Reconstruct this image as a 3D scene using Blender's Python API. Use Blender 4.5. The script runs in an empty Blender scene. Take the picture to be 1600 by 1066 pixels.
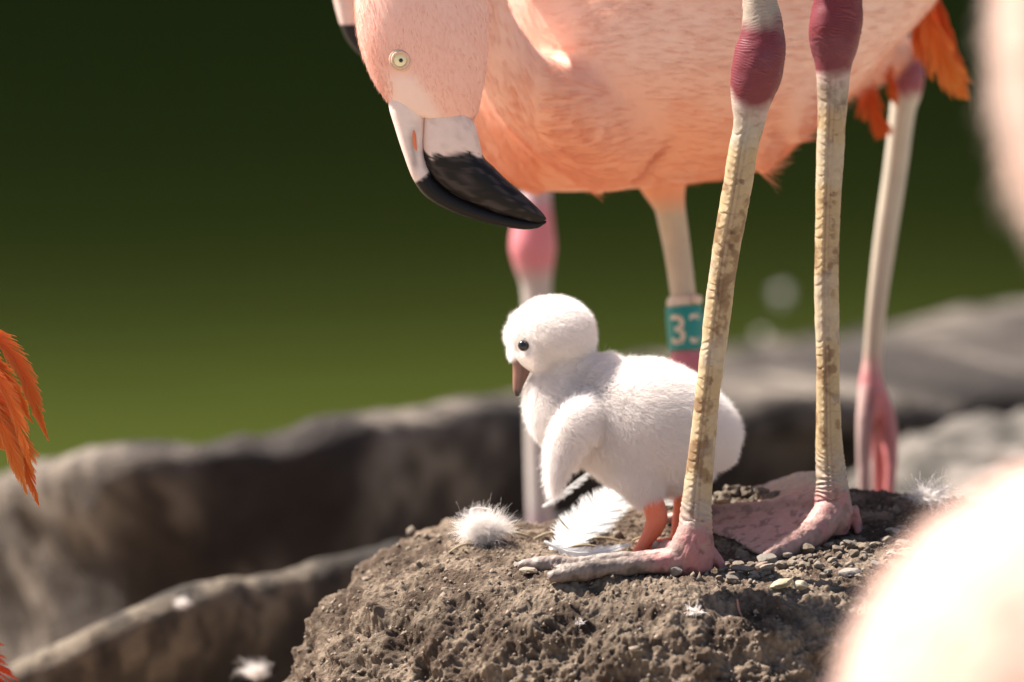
import bpy, math, random
import numpy as np
from mathutils import Vector
from mathutils.bvhtree import BVHTree
rng = np.random.default_rng(7); random.seed(7)
sc = bpy.context.scene
COL = sc.collection
# ------------------------------------------------------------------ camera
PITCH = math.radians(8.0); D0 = 5.8; K = 36.0/400.0
FW = np.array([0, math.cos(PITCH), -math.sin(PITCH)]); UP = np.array([0, math.sin(PITCH), math.cos(PITCH)])
RT = np.array([1.0, 0, 0])
def _rel(px, py, d):
    D = D0+d
    return FW*D + RT*((px-800)/1600*K*D) + UP*((533-py)/1600*K*D)
CAM = -_rel(1080, 888, 0)                     # world origin: under the near foot, on the nest top
def P(px, py, d=0.0): return CAM+_rel(px, py, d)
def M(px, d=0.0): return px*K*(D0+d)/1600.0   # pixels to metres at a depth
cam_data = bpy.data.cameras.new('camera'); cam = bpy.data.objects.new('camera', cam_data); COL.objects.link(cam)
cam.location = CAM; cam.rotation_euler = (math.pi/2-PITCH, 0, 0)
cam_data.sensor_width = 36; cam_data.lens = 400; cam_data.clip_start = .1; cam_data.clip_end = 500
cam_data.dof.use_dof = True; cam_data.dof.focus_distance = D0+.012; cam_data.dof.aperture_fstop = 5.6
sc.camera = cam
# ------------------------------------------------------------------ light
SUN_EL = math.radians(52); SUN_AZ = math.radians(-65)      # azimuth from +Y towards +X
sdir = Vector((math.sin(SUN_AZ)*math.cos(SUN_EL), math.cos(SUN_AZ)*math.cos(SUN_EL), math.sin(SUN_EL)))
w = bpy.data.worlds.new('World'); sc.world = w; w.use_nodes = True
nt = w.node_tree; bg = nt.nodes['Background']; sky = nt.nodes.new('ShaderNodeTexSky'); sky.sky_type = 'NISHITA'
sky.sun_disc = False; sky.sun_elevation = SUN_EL; sky.sun_rotation = SUN_AZ % (2*math.pi)
nt.links.new(sky.outputs[0], bg.inputs[0]); bg.inputs[1].default_value = .055
sl = bpy.data.lights.new('sun', 'SUN'); sl.energy = 5.0; sl.angle = math.radians(.5); sl.color = (1, .94, .85)
so = bpy.data.objects.new('sun', sl); COL.objects.link(so); so.rotation_euler = sdir.to_track_quat('Z', 'Y').to_euler()
so.location = (0, 0, 5)
sc.view_settings.view_transform = 'Standard'; sc.view_settings.look = 'None'; sc.view_settings.gamma = 1
sc.view_settings.use_curve_mapping = False; sc.view_settings.exposure = 1.8
sc.render.engine = 'CYCLES'; sc.cycles.use_denoising = True; sc.cycles.max_bounces = 8
sc.cycles.diffuse_bounces = 4; sc.cycles.transmission_bounces = 4; sc.cycles.transparent_max_bounces = 8
sc.cycles.sample_clamp_indirect = 6
try: sc.cycles_curves.shape = 'RIBBONS'
except Exception: pass
# ------------------------------------------------------------------ numpy noise
def _h(ix, iy, iz, seed):
    n = (ix.astype(np.int64)*374761393+iy.astype(np.int64)*668265263+iz.astype(np.int64)*2147483647+seed*1274126177) & 0xffffffff
    n = ((n ^ (n >> 13))*1274126177) & 0xffffffff
    n = ((n ^ (n >> 16))*2246822519) & 0xffffffff
    return ((n ^ (n >> 15)) & 0xffffff)/float(0xffffff)
def vnoise(p, seed=0):
    i = np.floor(p); f = p-i; i = i.astype(np.int64); u = f*f*f*(f*(f*6-15)+10); r = 0
    for a in (0, 1):
        for b in (0, 1):
            for c in (0, 1):
                wt = (u[:, 0] if a else 1-u[:, 0])*(u[:, 1] if b else 1-u[:, 1])*(u[:, 2] if c else 1-u[:, 2])
                r = r+wt*_h(i[:, 0]+a, i[:, 1]+b, i[:, 2]+c, seed)
    return r*2-1
def fbm(p, freq, oct=4, seed=0, gain=.5):
    r = 0; a = 1.0
    for k in range(oct):
        r = r+a*vnoise(p*freq, seed+k*17); freq *= 2.03; a *= gain
    return r
def worley(p, freq, seed=0):
    q = p*freq; i = np.floor(q).astype(np.int64); best = np.full(len(p), 9.0)
    for a in (-1, 0, 1):
        for b in (-1, 0, 1):
            for c in (-1, 0, 1):
                cx, cy, cz = i[:, 0]+a, i[:, 1]+b, i[:, 2]+c
                d = (cx+_h(cx, cy, cz, seed)-q[:, 0])**2+(cy+_h(cx, cy, cz, seed+5)-q[:, 1])**2+(cz+_h(cx, cy, cz, seed+9)-q[:, 2])**2
                best = np.minimum(best, d)
    return np.sqrt(best)
def sstep(a, b, x):
    t = np.clip((x-a)/(b-a), 0, 1); return t*t*(3-2*t)
# ------------------------------------------------------------------ materials
def mkmat(name, color=(.5, .5, .5), attr=False, rough=.6, mottle=None, bump=None, transl=0.0, spec=.3, dark=(.5, .5, .5), sheen=0, coat=0):
    m = bpy.data.materials.new(name); m.use_nodes = True; t = m.node_tree; N = t.nodes; L = t.links
    b = N['Principled BSDF']; b.inputs['Roughness'].default_value = rough; b.inputs['Specular IOR Level'].default_value = spec
    b.inputs['Coat Weight'].default_value = coat; b.inputs['Sheen Weight'].default_value = sheen
    tc = N.new('ShaderNodeTexCoord')
    if attr:
        a = N.new('ShaderNodeAttribute'); a.attribute_name = 'Col'; src = a.outputs['Color']
    else:
        r = N.new('ShaderNodeRGB'); r.outputs[0].default_value = (*color, 1); src = r.outputs[0]
    if mottle:
        sca, amt = mottle
        n = N.new('ShaderNodeTexNoise'); n.inputs['Scale'].default_value = sca; n.inputs['Detail'].default_value = 7; n.inputs['Roughness'].default_value = .65
        L.new(tc.outputs['Object'], n.inputs['Vector'])
        mr = N.new('ShaderNodeMapRange'); mr.inputs[1].default_value = .3; mr.inputs[2].default_value = .72; mr.inputs[3].default_value = amt; mr.inputs[4].default_value = 0
        L.new(n.outputs['Fac'], mr.inputs[0])
        mx = N.new('ShaderNodeMix'); mx.data_type = 'RGBA'; mx.blend_type = 'MULTIPLY'; mx.inputs[7].default_value = (*dark, 1)
        L.new(mr.outputs[0], mx.inputs[0]); L.new(src, mx.inputs[6]); src = mx.outputs[2]
    L.new(src, b.inputs['Base Color'])
    if bump:
        sca, st, dist = bump
        n = N.new('ShaderNodeTexNoise'); n.inputs['Scale'].default_value = sca; n.inputs['Detail'].default_value = 8; n.inputs['Roughness'].default_value = .6
        L.new(tc.outputs['Object'], n.inputs['Vector'])
        bp = N.new('ShaderNodeBump'); bp.inputs['Strength'].default_value = st; bp.inputs['Distance'].default_value = dist
        L.new(n.outputs['Fac'], bp.inputs['Height']); L.new(bp.outputs[0], b.inputs['Normal'])
    if transl > 0:
        tr = N.new('ShaderNodeBsdfTranslucent'); ms = N.new('ShaderNodeMixShader'); ms.inputs[0].default_value = transl
        L.new(src, tr.inputs[0]); L.new(b.outputs[0], ms.inputs[1]); L.new(tr.outputs[0], ms.inputs[2])
        L.new(ms.outputs[0], N['Material Output'].inputs['Surface'])
    return m
MT = dict(
    soil=mkmat('nest_soil', attr=True, rough=.95, spec=.1, mottle=(160, .55), bump=(1100, 1.0, .0014), dark=(.45, .41, .38)),
    ground=mkmat('dry_sandy_soil', (.46, .36, .255), rough=.95, spec=.1, mottle=(9, .35), bump=(40, .8, .02)),
    rock=mkmat('kerb_rock', attr=True, rough=.85, spec=.25, mottle=(48, .75), bump=(90, .8, .012), dark=(.42, .38, .36)),
    stone=mkmat('pebble_stone', attr=True, rough=.85, spec=.25, mottle=(260, .5), bump=(500, .5, .001)),
    leg=mkmat('leg_scales', attr=True, rough=.5, spec=.28, mottle=(420, .35), bump=(900, .25, .0005), dark=(.55, .45, .38)),
    legsoft=mkmat('leg_skin', attr=True, rough=.5, spec=.35, mottle=(60, .3)),
    foot=mkmat('foot_skin', attr=True, rough=.55, spec=.35, mottle=(300, .4), bump=(700, .5, .0008), dark=(.62, .55, .52)),
    plume=mkmat('pink_plumage', attr=True, rough=.8, spec=.1, mottle=(35, .3), dark=(.95, .78, .7), sheen=.2),
    strand=mkmat('plumage_barbs', (.80, .56, .47), rough=.7, spec=.15, transl=.35, mottle=(30, .5), dark=(1, .72, .58)),
    strand_head=mkmat('head_barbs', (.78, .49, .41), rough=.7, spec=.15, transl=.4, mottle=(60, .5), dark=(.98, .78, .70)),
    strand_pale=mkmat('pale_plumage_barbs', (.86, .73, .67), rough=.7, spec=.15, transl=.35, mottle=(22, .6), dark=(.98, .78, .68)),
    downskin=mkmat('down_base', (.90, .83, .80), rough=.9, spec=.05),
    down=mkmat('white_down', (.95, .90, .872), rough=.7, spec=.1, transl=.5),
    feather=mkmat('feather_vane', attr=True, rough=.6, spec=.2, transl=.42),
    bill=mkmat('bill_horn', attr=True, rough=.45, spec=.2, mottle=(150, .25), bump=(500, .18, .0006)),
    chickbill=mkmat('chick_bill', attr=True, rough=.38, spec=.5, mottle=(300, .4)),
    chickleg=mkmat('chick_leg', (.90, .25, .12), rough=.45, spec=.4, transl=.25, mottle=(250, .4), dark=(.95, .6, .5), bump=(700, .3, .0006)),
    iris=mkmat('iris', (.80, .68, .38), rough=.2, spec=.5, coat=.6, mottle=(900, .2)),
    pupil=mkmat('pupil', (.006, .005, .005), rough=.15, spec=.4, coat=.3),
    lid=mkmat('eye_ring', (.60, .40, .29), rough=.5, bump=(900, .4, .0006)),
    nostril=mkmat('nostril', (.62, .16, .07), rough=.4),
    band=mkmat('teal_band', (.0, .19, .155), rough=.35, spec=.5),
    cream=mkmat('cream_plastic', (.62, .50, .36), rough=.5),
    straw=mkmat('straw', (.42, .33, .21), rough=.8, mottle=(200, .5)),
    grass=mkmat('lawn', (.105, .122, .008), rough=.9, spec=.1, mottle=(3, .5), dark=(.6, .75, .5)),
    darksoil=mkmat('bank_soil', (.020, .026, .011), rough=.95, spec=.05, mottle=(3, .5)),
)
def water_mat():
    m = bpy.data.materials.new('pond_water'); m.use_nodes = True; t = m.node_tree; N = t.nodes; L = t.links; b = N['Principled BSDF']
    b.inputs['Base Color'].default_value = (.0025, .0045, .0004, 1); b.inputs['Roughness'].default_value = .10; b.inputs['IOR'].default_value = 1.33
    tc = N.new('ShaderNodeTexCoord'); n = N.new('ShaderNodeTexNoise'); n.inputs['Scale'].default_value = 9; n.inputs['Detail'].default_value = 3
    L.new(tc.outputs['Object'], n.inputs['Vector']); bp = N.new('ShaderNodeBump'); bp.inputs['Strength'].default_value = .02; bp.inputs['Distance'].default_value = .004
    L.new(n.outputs['Fac'], bp.inputs['Height']); L.new(bp.outputs[0], b.inputs['Normal'])
    return m
MT['water'] = water_mat()
# ------------------------------------------------------------------ object helpers
BASE = {}
def tag(o, label=None, cat=None, group=None, kind=None):
    for k, v in (('label', label), ('category', cat), ('group', group), ('kind', kind)):
        if v: o[k] = v
    return o
def thing(name, loc, label, cat, group=None):
    o = bpy.data.objects.new(name, None); o.empty_display_size = .05; COL.objects.link(o); o.location = loc; BASE[o.name] = np.array(loc, float)
    return tag(o, label, cat, group)
def mk(name, V, F, mat, parent=None, cols=None, smooth=True, origin=None):
    V = np.asarray(V, float)
    base = BASE[parent.name] if parent is not None else (np.array(origin, float) if origin is not None else np.zeros(3))
    me = bpy.data.meshes.new(name); W = V-base
    if isinstance(F, np.ndarray):
        k = F.shape[1]; n = len(F)
        me.vertices.add(len(W)); me.vertices.foreach_set('co', W.astype(np.float32).ravel())
        me.loops.add(n*k); me.loops.foreach_set('vertex_index', F.astype(np.int32).ravel())
        me.polygons.add(n); me.polygons.foreach_set('loop_start', np.arange(0, n*k, k, dtype=np.int32))
        me.update(calc_edges=True); me.validate()
    else:
        me.from_pydata(W.tolist(), [], [list(map(int, f)) for f in F]); me.update()
    if smooth: me.polygons.foreach_set('use_smooth', np.ones(len(me.polygons), bool))
    if cols is not None:
        c = np.ones((len(W), 4), np.float32); c[:, :3] = cols
        a = me.color_attributes.new('Col', 'FLOAT_COLOR', 'POINT'); a.data.foreach_set('color', c.ravel())
    o = bpy.data.objects.new(name, me); COL.objects.link(o)
    if isinstance(mat, (list, tuple)):
        for x in mat: me.materials.append(x)
    else: me.materials.append(mat)
    if parent is not None:
        o.parent = parent
        BASE[o.name] = base            # parts sit at their parent's origin
    else:
        o.location = base; BASE[o.name] = base
    return o
def cr(pts, n):
    """Catmull-Rom resample of rows to n samples, by chord length of the first 2 columns."""
    p = np.asarray(pts, float); m = len(p)
    if m == 2:
        t = np.linspace(0, 1, n)[:, None]; return p[0]*(1-t)+p[1]*t
    seg = np.maximum(np.linalg.norm(np.diff(p[:, :3]*np.array([1, 1, 3000 if abs(p[:, :2]).max() > 20 else 1]), axis=0), axis=1), 1e-6)
    s = np.concatenate([[0], np.cumsum(seg)]); t = np.linspace(0, s[-1], n); out = np.empty((n, p.shape[1]))
    tang = np.empty_like(p); tang[1:-1] = (p[2:]-p[:-2])/(s[2:]-s[:-2])[:, None]; tang[0] = (p[1]-p[0])/seg[0]; tang[-1] = (p[-1]-p[-2])/seg[-1]
    i = np.clip(np.searchsorted(s, t, side='right')-1, 0, m-2); h = (s[i+1]-s[i])[:, None]; u = ((t-s[i])[:, None])/h
    h00 = 2*u**3-3*u**2+1; h10 = u**3-2*u**2+u; h01 = -2*u**3+3*u**2; h11 = u**3-u**2
    out = h00*p[i]+h10*h*tang[i]+h01*p[i+1]+h11*h*tang[i+1]
    return out
def gridfaces(n, k, caps=True):
    i = np.arange(n-1)[:, None]; j = np.arange(k)[None]; a = i*k+j; b = i*k+(j+1) % k
    F = np.stack([a, b, b+k, a+k], -1).reshape(-1, 4).tolist()
    if caps: F.append(list(range(k))[::-1]); F.append(list(range((n-1)*k, n*k)))
    return F
def tube(path, n=40, k=20, dr=1.0, full=False):
    """path rows: px, py, d, half width in px [, depth ratio]. Returns world verts, faces (+ ring data)."""
    pts = [tuple(r)+((dr,) if len(r) == 4 else ()) for r in path]
    q = cr(pts, n); C = np.array([P(*r[:3]) for r in q]); R = np.array([M(max(r[3], .3), r[2]) for r in q]); DR = q[:, 4]
    T = np.gradient(C, axis=0); T /= np.linalg.norm(T, axis=1)[:, None]
    B = np.array([0, 1.0, 0])-T*T[:, 1:2]; ln = np.linalg.norm(B, axis=1)[:, None]
    B = np.where(ln > .2, B/np.maximum(ln, 1e-6), np.cross(T, [0, 0, 1.0])); B /= np.linalg.norm(B, axis=1)[:, None]
    Nn = np.cross(T, B); th = np.linspace(0, 2*np.pi, k, endpoint=False)
    V = C[:, None]+(Nn[:, None]*np.cos(th)[None, :, None]+B[:, None]*(np.sin(th)[None, :, None]*DR[:, None, None]))*R[:, None, None]
    if full: return V, Nn, B, R, q, th
    return V.reshape(-1, 3), gridfaces(n, k)
def wtube(C, R, k=5):
    """tube through world points."""
    C = np.asarray(C, float); n = len(C); R = np.broadcast_to(np.asarray(R, float), (n,))
    T = np.gradient(C, axis=0); T /= np.maximum(np.linalg.norm(T, axis=1)[:, None], 1e-9)
    ref = np.array([0, 0, 1.0]) if abs(T[0, 2]) < .8 else np.array([1.0, 0, 0])
    B = np.cross(T, ref); B /= np.linalg.norm(B, axis=1)[:, None]; Nn = np.cross(B, T); th = np.linspace(0, 2*np.pi, k, endpoint=False)
    V = C[:, None]+(Nn[:, None]*np.cos(th)[None, :, None]+B[:, None]*np.sin(th)[None, :, None])*R[:, None, None]
    return V.reshape(-1, 3), gridfaces(n, k)
def ellipsoid(px, py, d, rx, ry, rd, rot=0, n=18, k=28):
    u = np.linspace(.02, np.pi-.02, n); th = np.linspace(0, 2*np.pi, k, endpoint=False); c, s = math.cos(rot), math.sin(rot)
    x = np.cos(u)[:, None]*np.ones(k); y = np.sin(u)[:, None]*np.cos(th); z = np.sin(u)[:, None]*np.sin(th)
    X = x*rx*c-y*ry*s; Y = x*rx*s+y*ry*c
    V = P(px, py, d)+RT*M(X, d)[..., None]+UP*M(Y, d)[..., None]+np.array([0, 1., 0])*M(z*rd, d)[..., None]
    return V.reshape(-1, 3), gridfaces(n, k)
def loft(secs, d, n=40, k=28, ex=2.0):
    """secs rows: Lx, Ly, Rx, Ry, half thickness px. A profile read in the picture plane, with real thickness."""
    q = cr([(a, b, c*1.0, dd, ww) for a, b, c, dd, ww in secs], n) if False else None
    s = np.asarray(secs, float); t0 = np.linspace(0, 1, len(s)); q = np.stack([_cub(t0, s[:, j], n) for j in range(5)], 1)
    th = np.linspace(0, 2*np.pi, k, endpoint=False); cs, sn = np.cos(th), np.sin(th)
    e = 2.0/ex; u = np.sign(cs)*np.abs(cs)**e; v = np.sign(sn)*np.abs(sn)**e
    V = []
    for r in q:
        A = P(r[0], r[1], d); Bp = P(r[2], r[3], d); c0 = (A+Bp)/2; h = (Bp-A)/2
        V.append(c0+h[None]*u[:, None]+np.array([0, 1., 0])[None]*(v*M(r[4], d))[:, None])
    return np.concatenate(V), gridfaces(n, k)
def _cub(t, y, n):
    tt = np.linspace(0, 1, n); m = np.gradient(y, t); i = np.clip(np.searchsorted(t, tt, side='right')-1, 0, len(t)-2); h = t[i+1]-t[i]; u = (tt-t[i])/h
    return (2*u**3-3*u**2+1)*y[i]+(u**3-2*u**2+u)*h*m[i]+(-2*u**3+3*u**2)*y[i+1]+(u**3-u**2)*h*m[i+1]
def merge(parts):
    V = []; F = []; o = 0
    for v, f in parts:
        V.append(np.asarray(v)); F += [[i+o for i in x] for x in f]; o += len(v)
    return np.concatenate(V), F
def union(parts, voxel, smooth=6, fac=.5):
    """One continuous skin round overlapping closed shapes."""
    V, F = merge(parts); me = bpy.data.meshes.new('tmp'); me.from_pydata(V.tolist(), [], F); me.update()
    import bmesh
    bm = bmesh.new(); bm.from_mesh(me); bmesh.ops.recalc_face_normals(bm, faces=bm.faces); bm.to_mesh(me); bm.free()
    o = bpy.data.objects.new('tmp', me); COL.objects.link(o)
    r = o.modifiers.new('r', 'REMESH'); r.mode = 'VOXEL'; r.voxel_size = voxel
    if smooth: s = o.modifiers.new('s', 'SMOOTH'); s.iterations = smooth; s.factor = fac
    dg = bpy.context.evaluated_depsgraph_get(); ev = o.evaluated_get(dg); m2 = bpy.data.meshes.new_from_object(ev)
    n = len(m2.vertices); co = np.empty(n*3, np.float32); m2.vertices.foreach_get('co', co)
    Fa = np.empty(len(m2.loops), np.int32); m2.loops.foreach_get('vertex_index', Fa)
    quads = len(m2.loops) == 4*len(m2.polygons)
    Fo = Fa.reshape(-1, 4) if quads else [list(p.vertices) for p in m2.polygons]
    bpy.data.objects.remove(o); bpy.data.meshes.remove(me); bpy.data.meshes.remove(m2)
    return co.reshape(-1, 3).astype(float), Fo
def sample(V, F, n):
    T = np.concatenate([F[:, [0, 1, 2]], F[:, [0, 2, 3]]]); a, b, c = V[T[:, 0]], V[T[:, 1]], V[T[:, 2]]
    cx = np.cross(b-a, c-a); ar = np.linalg.norm(cx, axis=1); i = rng.choice(len(T), n, p=ar/ar.sum())
    r1 = np.sqrt(rng.random(n))[:, None]; r2 = rng.random(n)[:, None]
    return a[i]*(1-r1)+b[i]*r1*(1-r2)+c[i]*r1*r2, cx[i]/np.maximum(ar[i], 1e-12)[:, None]
def hair(name, roots, nor, flow, length, lift, radius, mat, parent, curl=.25, npt=5, seed=0):
    """fine strands: they leave the skin at 'lift' and lie down along 'flow'."""
    n = len(roots); fl = flow-nor*(flow*nor).sum(1)[:, None]; fl /= np.maximum(np.linalg.norm(fl, axis=1)[:, None], 1e-6)
    jit = rng.normal(0, curl, (n, 3)); length = np.broadcast_to(length, (n,))*rng.uniform(.65, 1.2, n); lift = np.broadcast_to(lift, (n,))
    d0 = nor*lift[:, None]+fl*(1-lift)[:, None]+jit*.5; d0 /= np.linalg.norm(d0, axis=1)[:, None]
    d1 = nor*(lift*.55)[:, None]+fl+jit; d1 /= np.linalg.norm(d1, axis=1)[:, None]
    pts = np.empty((n, npt, 3)); pos = roots-nor*.0004; pts[:, 0] = pos
    for j in range(1, npt):
        t = (j-1)/(npt-2); dd = d0*(1-t)+d1*t; pos = pos+dd*(length/(npt-1))[:, None]; pts[:, j] = pos
    hc = bpy.data.hair_curves.new(name); hc.add_curves([npt]*n)
    b = BASE[parent.name]
    hc.attributes['position'].data.foreach_set('vector', (pts-b).astype(np.float32).ravel())
    ra = hc.attributes.get('radius') or hc.attributes.new('radius', 'FLOAT', 'POINT')
    prof = np.linspace(1, .18, npt); ra.data.foreach_set('value', np.tile(prof*radius, n).astype(np.float32))
    hc.materials.append(mat); o = bpy.data.objects.new(name, hc); COL.objects.link(o); o.parent = parent; BASE[o.name] = b
    return o
def feather(path, side, width, n=70, wide=1.0, curl=.0, split=.12, colfn=None, r0=.0007, droop=None, both=True, ang0=.75, ov=1.25, tipw=.75):
    """rachis + single barbs. path: world points; side: vector across the vane; width(s) in m."""
    C = cr(np.asarray(path), 40); T = np.gradient(C, axis=0); T /= np.linalg.norm(T, axis=1)[:, None]
    side = np.asarray(side, float); rs = np.linspace(r0, r0*.15, 40); v, f = wtube(C, rs, 5); parts = [(v, f)]; tt = [np.repeat(np.linspace(0, 1, 40), 5)]; ww = [np.zeros(200)]
    L = np.linalg.norm(np.diff(C, axis=0), axis=1).sum(); rr = random.Random(int(L*1e6))
    for sg in ((-1, 1) if both else (1,)):
        gap = 0
        for b in range(n):
            s = (b+.5)/n; i = s*39; i0 = int(i); c = C[i0]+(C[min(i0+1, 39)]-C[i0])*(i-i0); t = T[i0]
            sd = side-t*np.dot(side, t); sd = sd/np.linalg.norm(sd)*sg; nn = np.cross(t, sd)
            wd = width(s)*(1 if sg > 0 else wide)*rr.uniform(.85, 1.05)
            if wd < 1e-4: continue
            if rr.random() < split: gap = rr.uniform(-.35, .35)
            gap *= .8; ang = ang0+gap+rr.uniform(-.06, .06); step = L/n*ov
            p = c.copy(); row = []; dirv = sd*math.cos(ang)+t*math.sin(ang)+nn*(rr.uniform(-.12, .12)+curl)
            for q in range(4):
                hw = step*.5*(1-tipw*(q/3)**2); row += [p-t*hw, p+t*hw]
                dirv = dirv+t*.12+nn*curl*.5
                if droop is not None: dirv = dirv+np.asarray(droop)*.12
                dirv = dirv/np.linalg.norm(dirv); p = p+dirv*wd/3
            parts.append((np.array(row), [[0, 2, 3, 1], [2, 4, 5, 3], [4, 6, 7, 5]])); tt.append(np.full(8, s)); ww.append(np.repeat([0, .33, .66, 1.], 2)*1.0)
    V, F = merge(parts); t_ = np.concatenate(tt); w_ = np.concatenate(ww)
    cols = colfn(t_, w_) if colfn else np.ones((len(V), 3))*.85
    return V, F, cols
def fluff(c, r, n, up, seed, flat=.6, rad=.00012):
    """a tuft of loose down barbs as thin 3-sided tubes round a short shaft."""
    R = np.random.default_rng(seed); parts = []; up = np.asarray(up, float)
    for i in range(n):
        d = R.normal(0, 1, 3); d[2] = abs(d[2])*flat; d = d/np.linalg.norm(d)+up*.5; d /= np.linalg.norm(d); d2 = R.normal(0, 1.0, 3)
        L = r*R.choice([R.uniform(.3, .8), R.uniform(.4, .9), R.uniform(.6, 1.15)]); p = np.asarray(c)+R.normal(0, r*.22, 3)*np.array([1, 1, .6])+np.array([0, 0, r*.15]); q = [p]
        for j in range(4):
            d = d+d2*.22; d /= np.linalg.norm(d); p = p+d*L/4; d = d+np.array([0, 0, -.10]); q.append(p)
        parts.append(wtube(q, np.linspace(rad, rad*.35, 5), 3))
    return merge(parts)
# ------------------------------------------------------------------ setting: ground, water, far bank
GZ = -.205; WZ = -.13
def wallpath(n): return wallw(n)[:, :3]
def wallw(n):   # pond kerb: px, py of its top rear edge, depth
    return cr([(-700, 870, 1.5, 1.2), (-250, 800, 1.12, 1.2), (0, 752, .90, 1.2), (210, 700, .70, .9), (430, 676, .74, .8), (560, 648, .78, .9), (700, 626, .84, 1), (830, 620, .90, 1), (1000, 604, 1.0, 2.2), (1150, 578, 1.1, 4.2), (1350, 532, 1.25, 5.4), (1600, 488, 1.45, 5.6), (2000, 440, 1.8, 5), (2600, 400, 2.2, 5)], n)
kerb_xy = np.array([P(*r) for r in wallpath(60)])
gx = np.linspace(-3, 3, 90); gy = np.linspace(-6.5, 2.6, 120); X, Y = np.meshgrid(gx, gy)
pp = np.stack([X.ravel(), Y.ravel(), 0*X.ravel()], 1)
yk = np.interp(pp[:, 0], kerb_xy[:, 0], kerb_xy[:, 1])
pp[:, 2] = GZ+fbm(pp, 5, 4, 3)*.012-sstep(0.05, .25, pp[:, 1]-yk)*.5
i = np.arange(119)[:, None]; j = np.arange(89)[None]; a = i*90+j
tag(mk('ground', pp, np.stack([a, a+1, a+91, a+90], -1).reshape(-1, 4), MT['ground']), kind='structure')
wv = np.array([[-40, -2, WZ], [40, -2, WZ], [40, 8.6, WZ], [-40, 8.6, WZ]]); 
# the water starts under the kerb line
wl = np.array([P(*r) for r in wallpath(60)]); wl = wl[(wl[:, 0] > -2.9) & (wl[:, 0] < 2.9)]
front = [[-40, wl[0, 1]+.1, WZ], *[[p[0], p[1]+.08, WZ] for p in wl], [40, wl[-1, 1]+.1, WZ]]; V = front+[[p[0], 9.0, WZ] for p in front]; nf = len(front)
tag(mk('pond_water', V, [[k, k+1, nf+k+1, nf+k] for k in range(nf-1)], MT['water'], smooth=False), kind='structure')
bx = np.linspace(-14, 14, 100); prof = [(8.4, -.35), (8.42, -.1), (8.48, .35), (8.5, .64), (8.55, .86), (9.2, 1.08), (11, 1.6), (14, 2.9), (20, 6.0), (26, 9)]
V = []; 
for (y, z) in prof:
    for x in bx: V.append((x, y+.25*math.sin(x*.7), z))
V = np.array(V); V[:, 2] += fbm(V, 1.3, 4, 11)*.04; n = len(bx); F = [[r*n+k, r*n+k+1, (r+1)*n+k+1, (r+1)*n+k] for r in range(len(prof)-1) for k in range(n-1)]
fb = tag(mk('far_bank', V, F, [MT['darksoil'], MT['grass']]), kind='structure')
for p in fb.data.polygons: p.material_index = 0 if p.index < 4*(n-1) else 1
# ------------------------------------------------------------------ pond kerb (rough rock lip)
def kerb(name, path, prof, label, cat, amp, seed, light, darkc, n=420):
    q = path(n); wd = q[:, 3] if q.shape[1] > 3 else np.ones(n); C = np.array([P(*r) for r in q[:, :3]]); T = np.gradient(C[:, :2], axis=0); T /= np.linalg.norm(T, axis=1)[:, None]
    Nf = np.stack([T[:, 1], -T[:, 0]], 1)          # towards the camera
    pr = cr([(a, b, 0) for a, b in prof], 70)[:, :2]; V = np.empty((n, 70, 3))
    for j in range(70):
        V[:, j, :2] = C[:, :2]+Nf*(pr[j, 0]*wd)[:, None]; V[:, j, 2] = C[:, 2]+pr[j, 1]*np.where(pr[j, 1] > -.03, np.sqrt(wd), 1)
    V = V.reshape(-1, 3); f1 = fbm(V, 13, 4, seed); f2 = fbm(V, 48, 4, seed+40)
    V[:, 2] += amp*f1*.7+amp*.3*f2; V[:, 1] += amp*fbm(V, 11, 4, seed+9)*.9; V[:, 0] += amp*f2*.4
    mix = (sstep(-.4, .5, fbm(V, 14, 4, seed+70))*(.25+.75*sstep(-.25, .3, fbm(V, 75, 3, seed+90)))*1.15)[:, None]
    F = [[r*70+k, r*70+k+1, (r+1)*70+k+1, (r+1)*70+k] for r in range(n-1) for k in range(69)]
    o = mk(name, V, np.array(F), MT['rock'], cols=np.array(light)*mix+np.array(darkc)*(1-mix), origin=C[n//2]); return tag(o, label, cat)
kerb('pond_kerb', wallw, [(-.12, -.35), (-.05, -.06), (-.012, -.006), (0, 0), (.016, -.002), (.030, -.006), (.034, -.014), (.028, -.04), (.012, -.09), (.012, -.2), (.012, -.45)],
     'rough brown rock kerb running along the edge of the green pond', 'kerb', .009, 21, (.20, .163, .132), (.036, .026, .021))
kerb('mud_ridge', lambda n: cr([(-400, 1230, .42), (-100, 1110, .40), (30, 1030, .40), (150, 985, .40), (290, 915, .42), (420, 888, .46), (600, 850, .52), (760, 815, .60), (950, 790, .66)], n),
     [(-.05, -.25), (-.03, -.04), (-.008, -.003), (0, 0), (.009, -.002), (.014, -.008), (.014, -.03), (.006, -.07), (.004, -.25)],
     'low sunlit mud ridge between the pond kerb and the nest', 'mud ridge', .0055, 33, (.17, .135, .10), (.032, .025, .02), 260)
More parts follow.
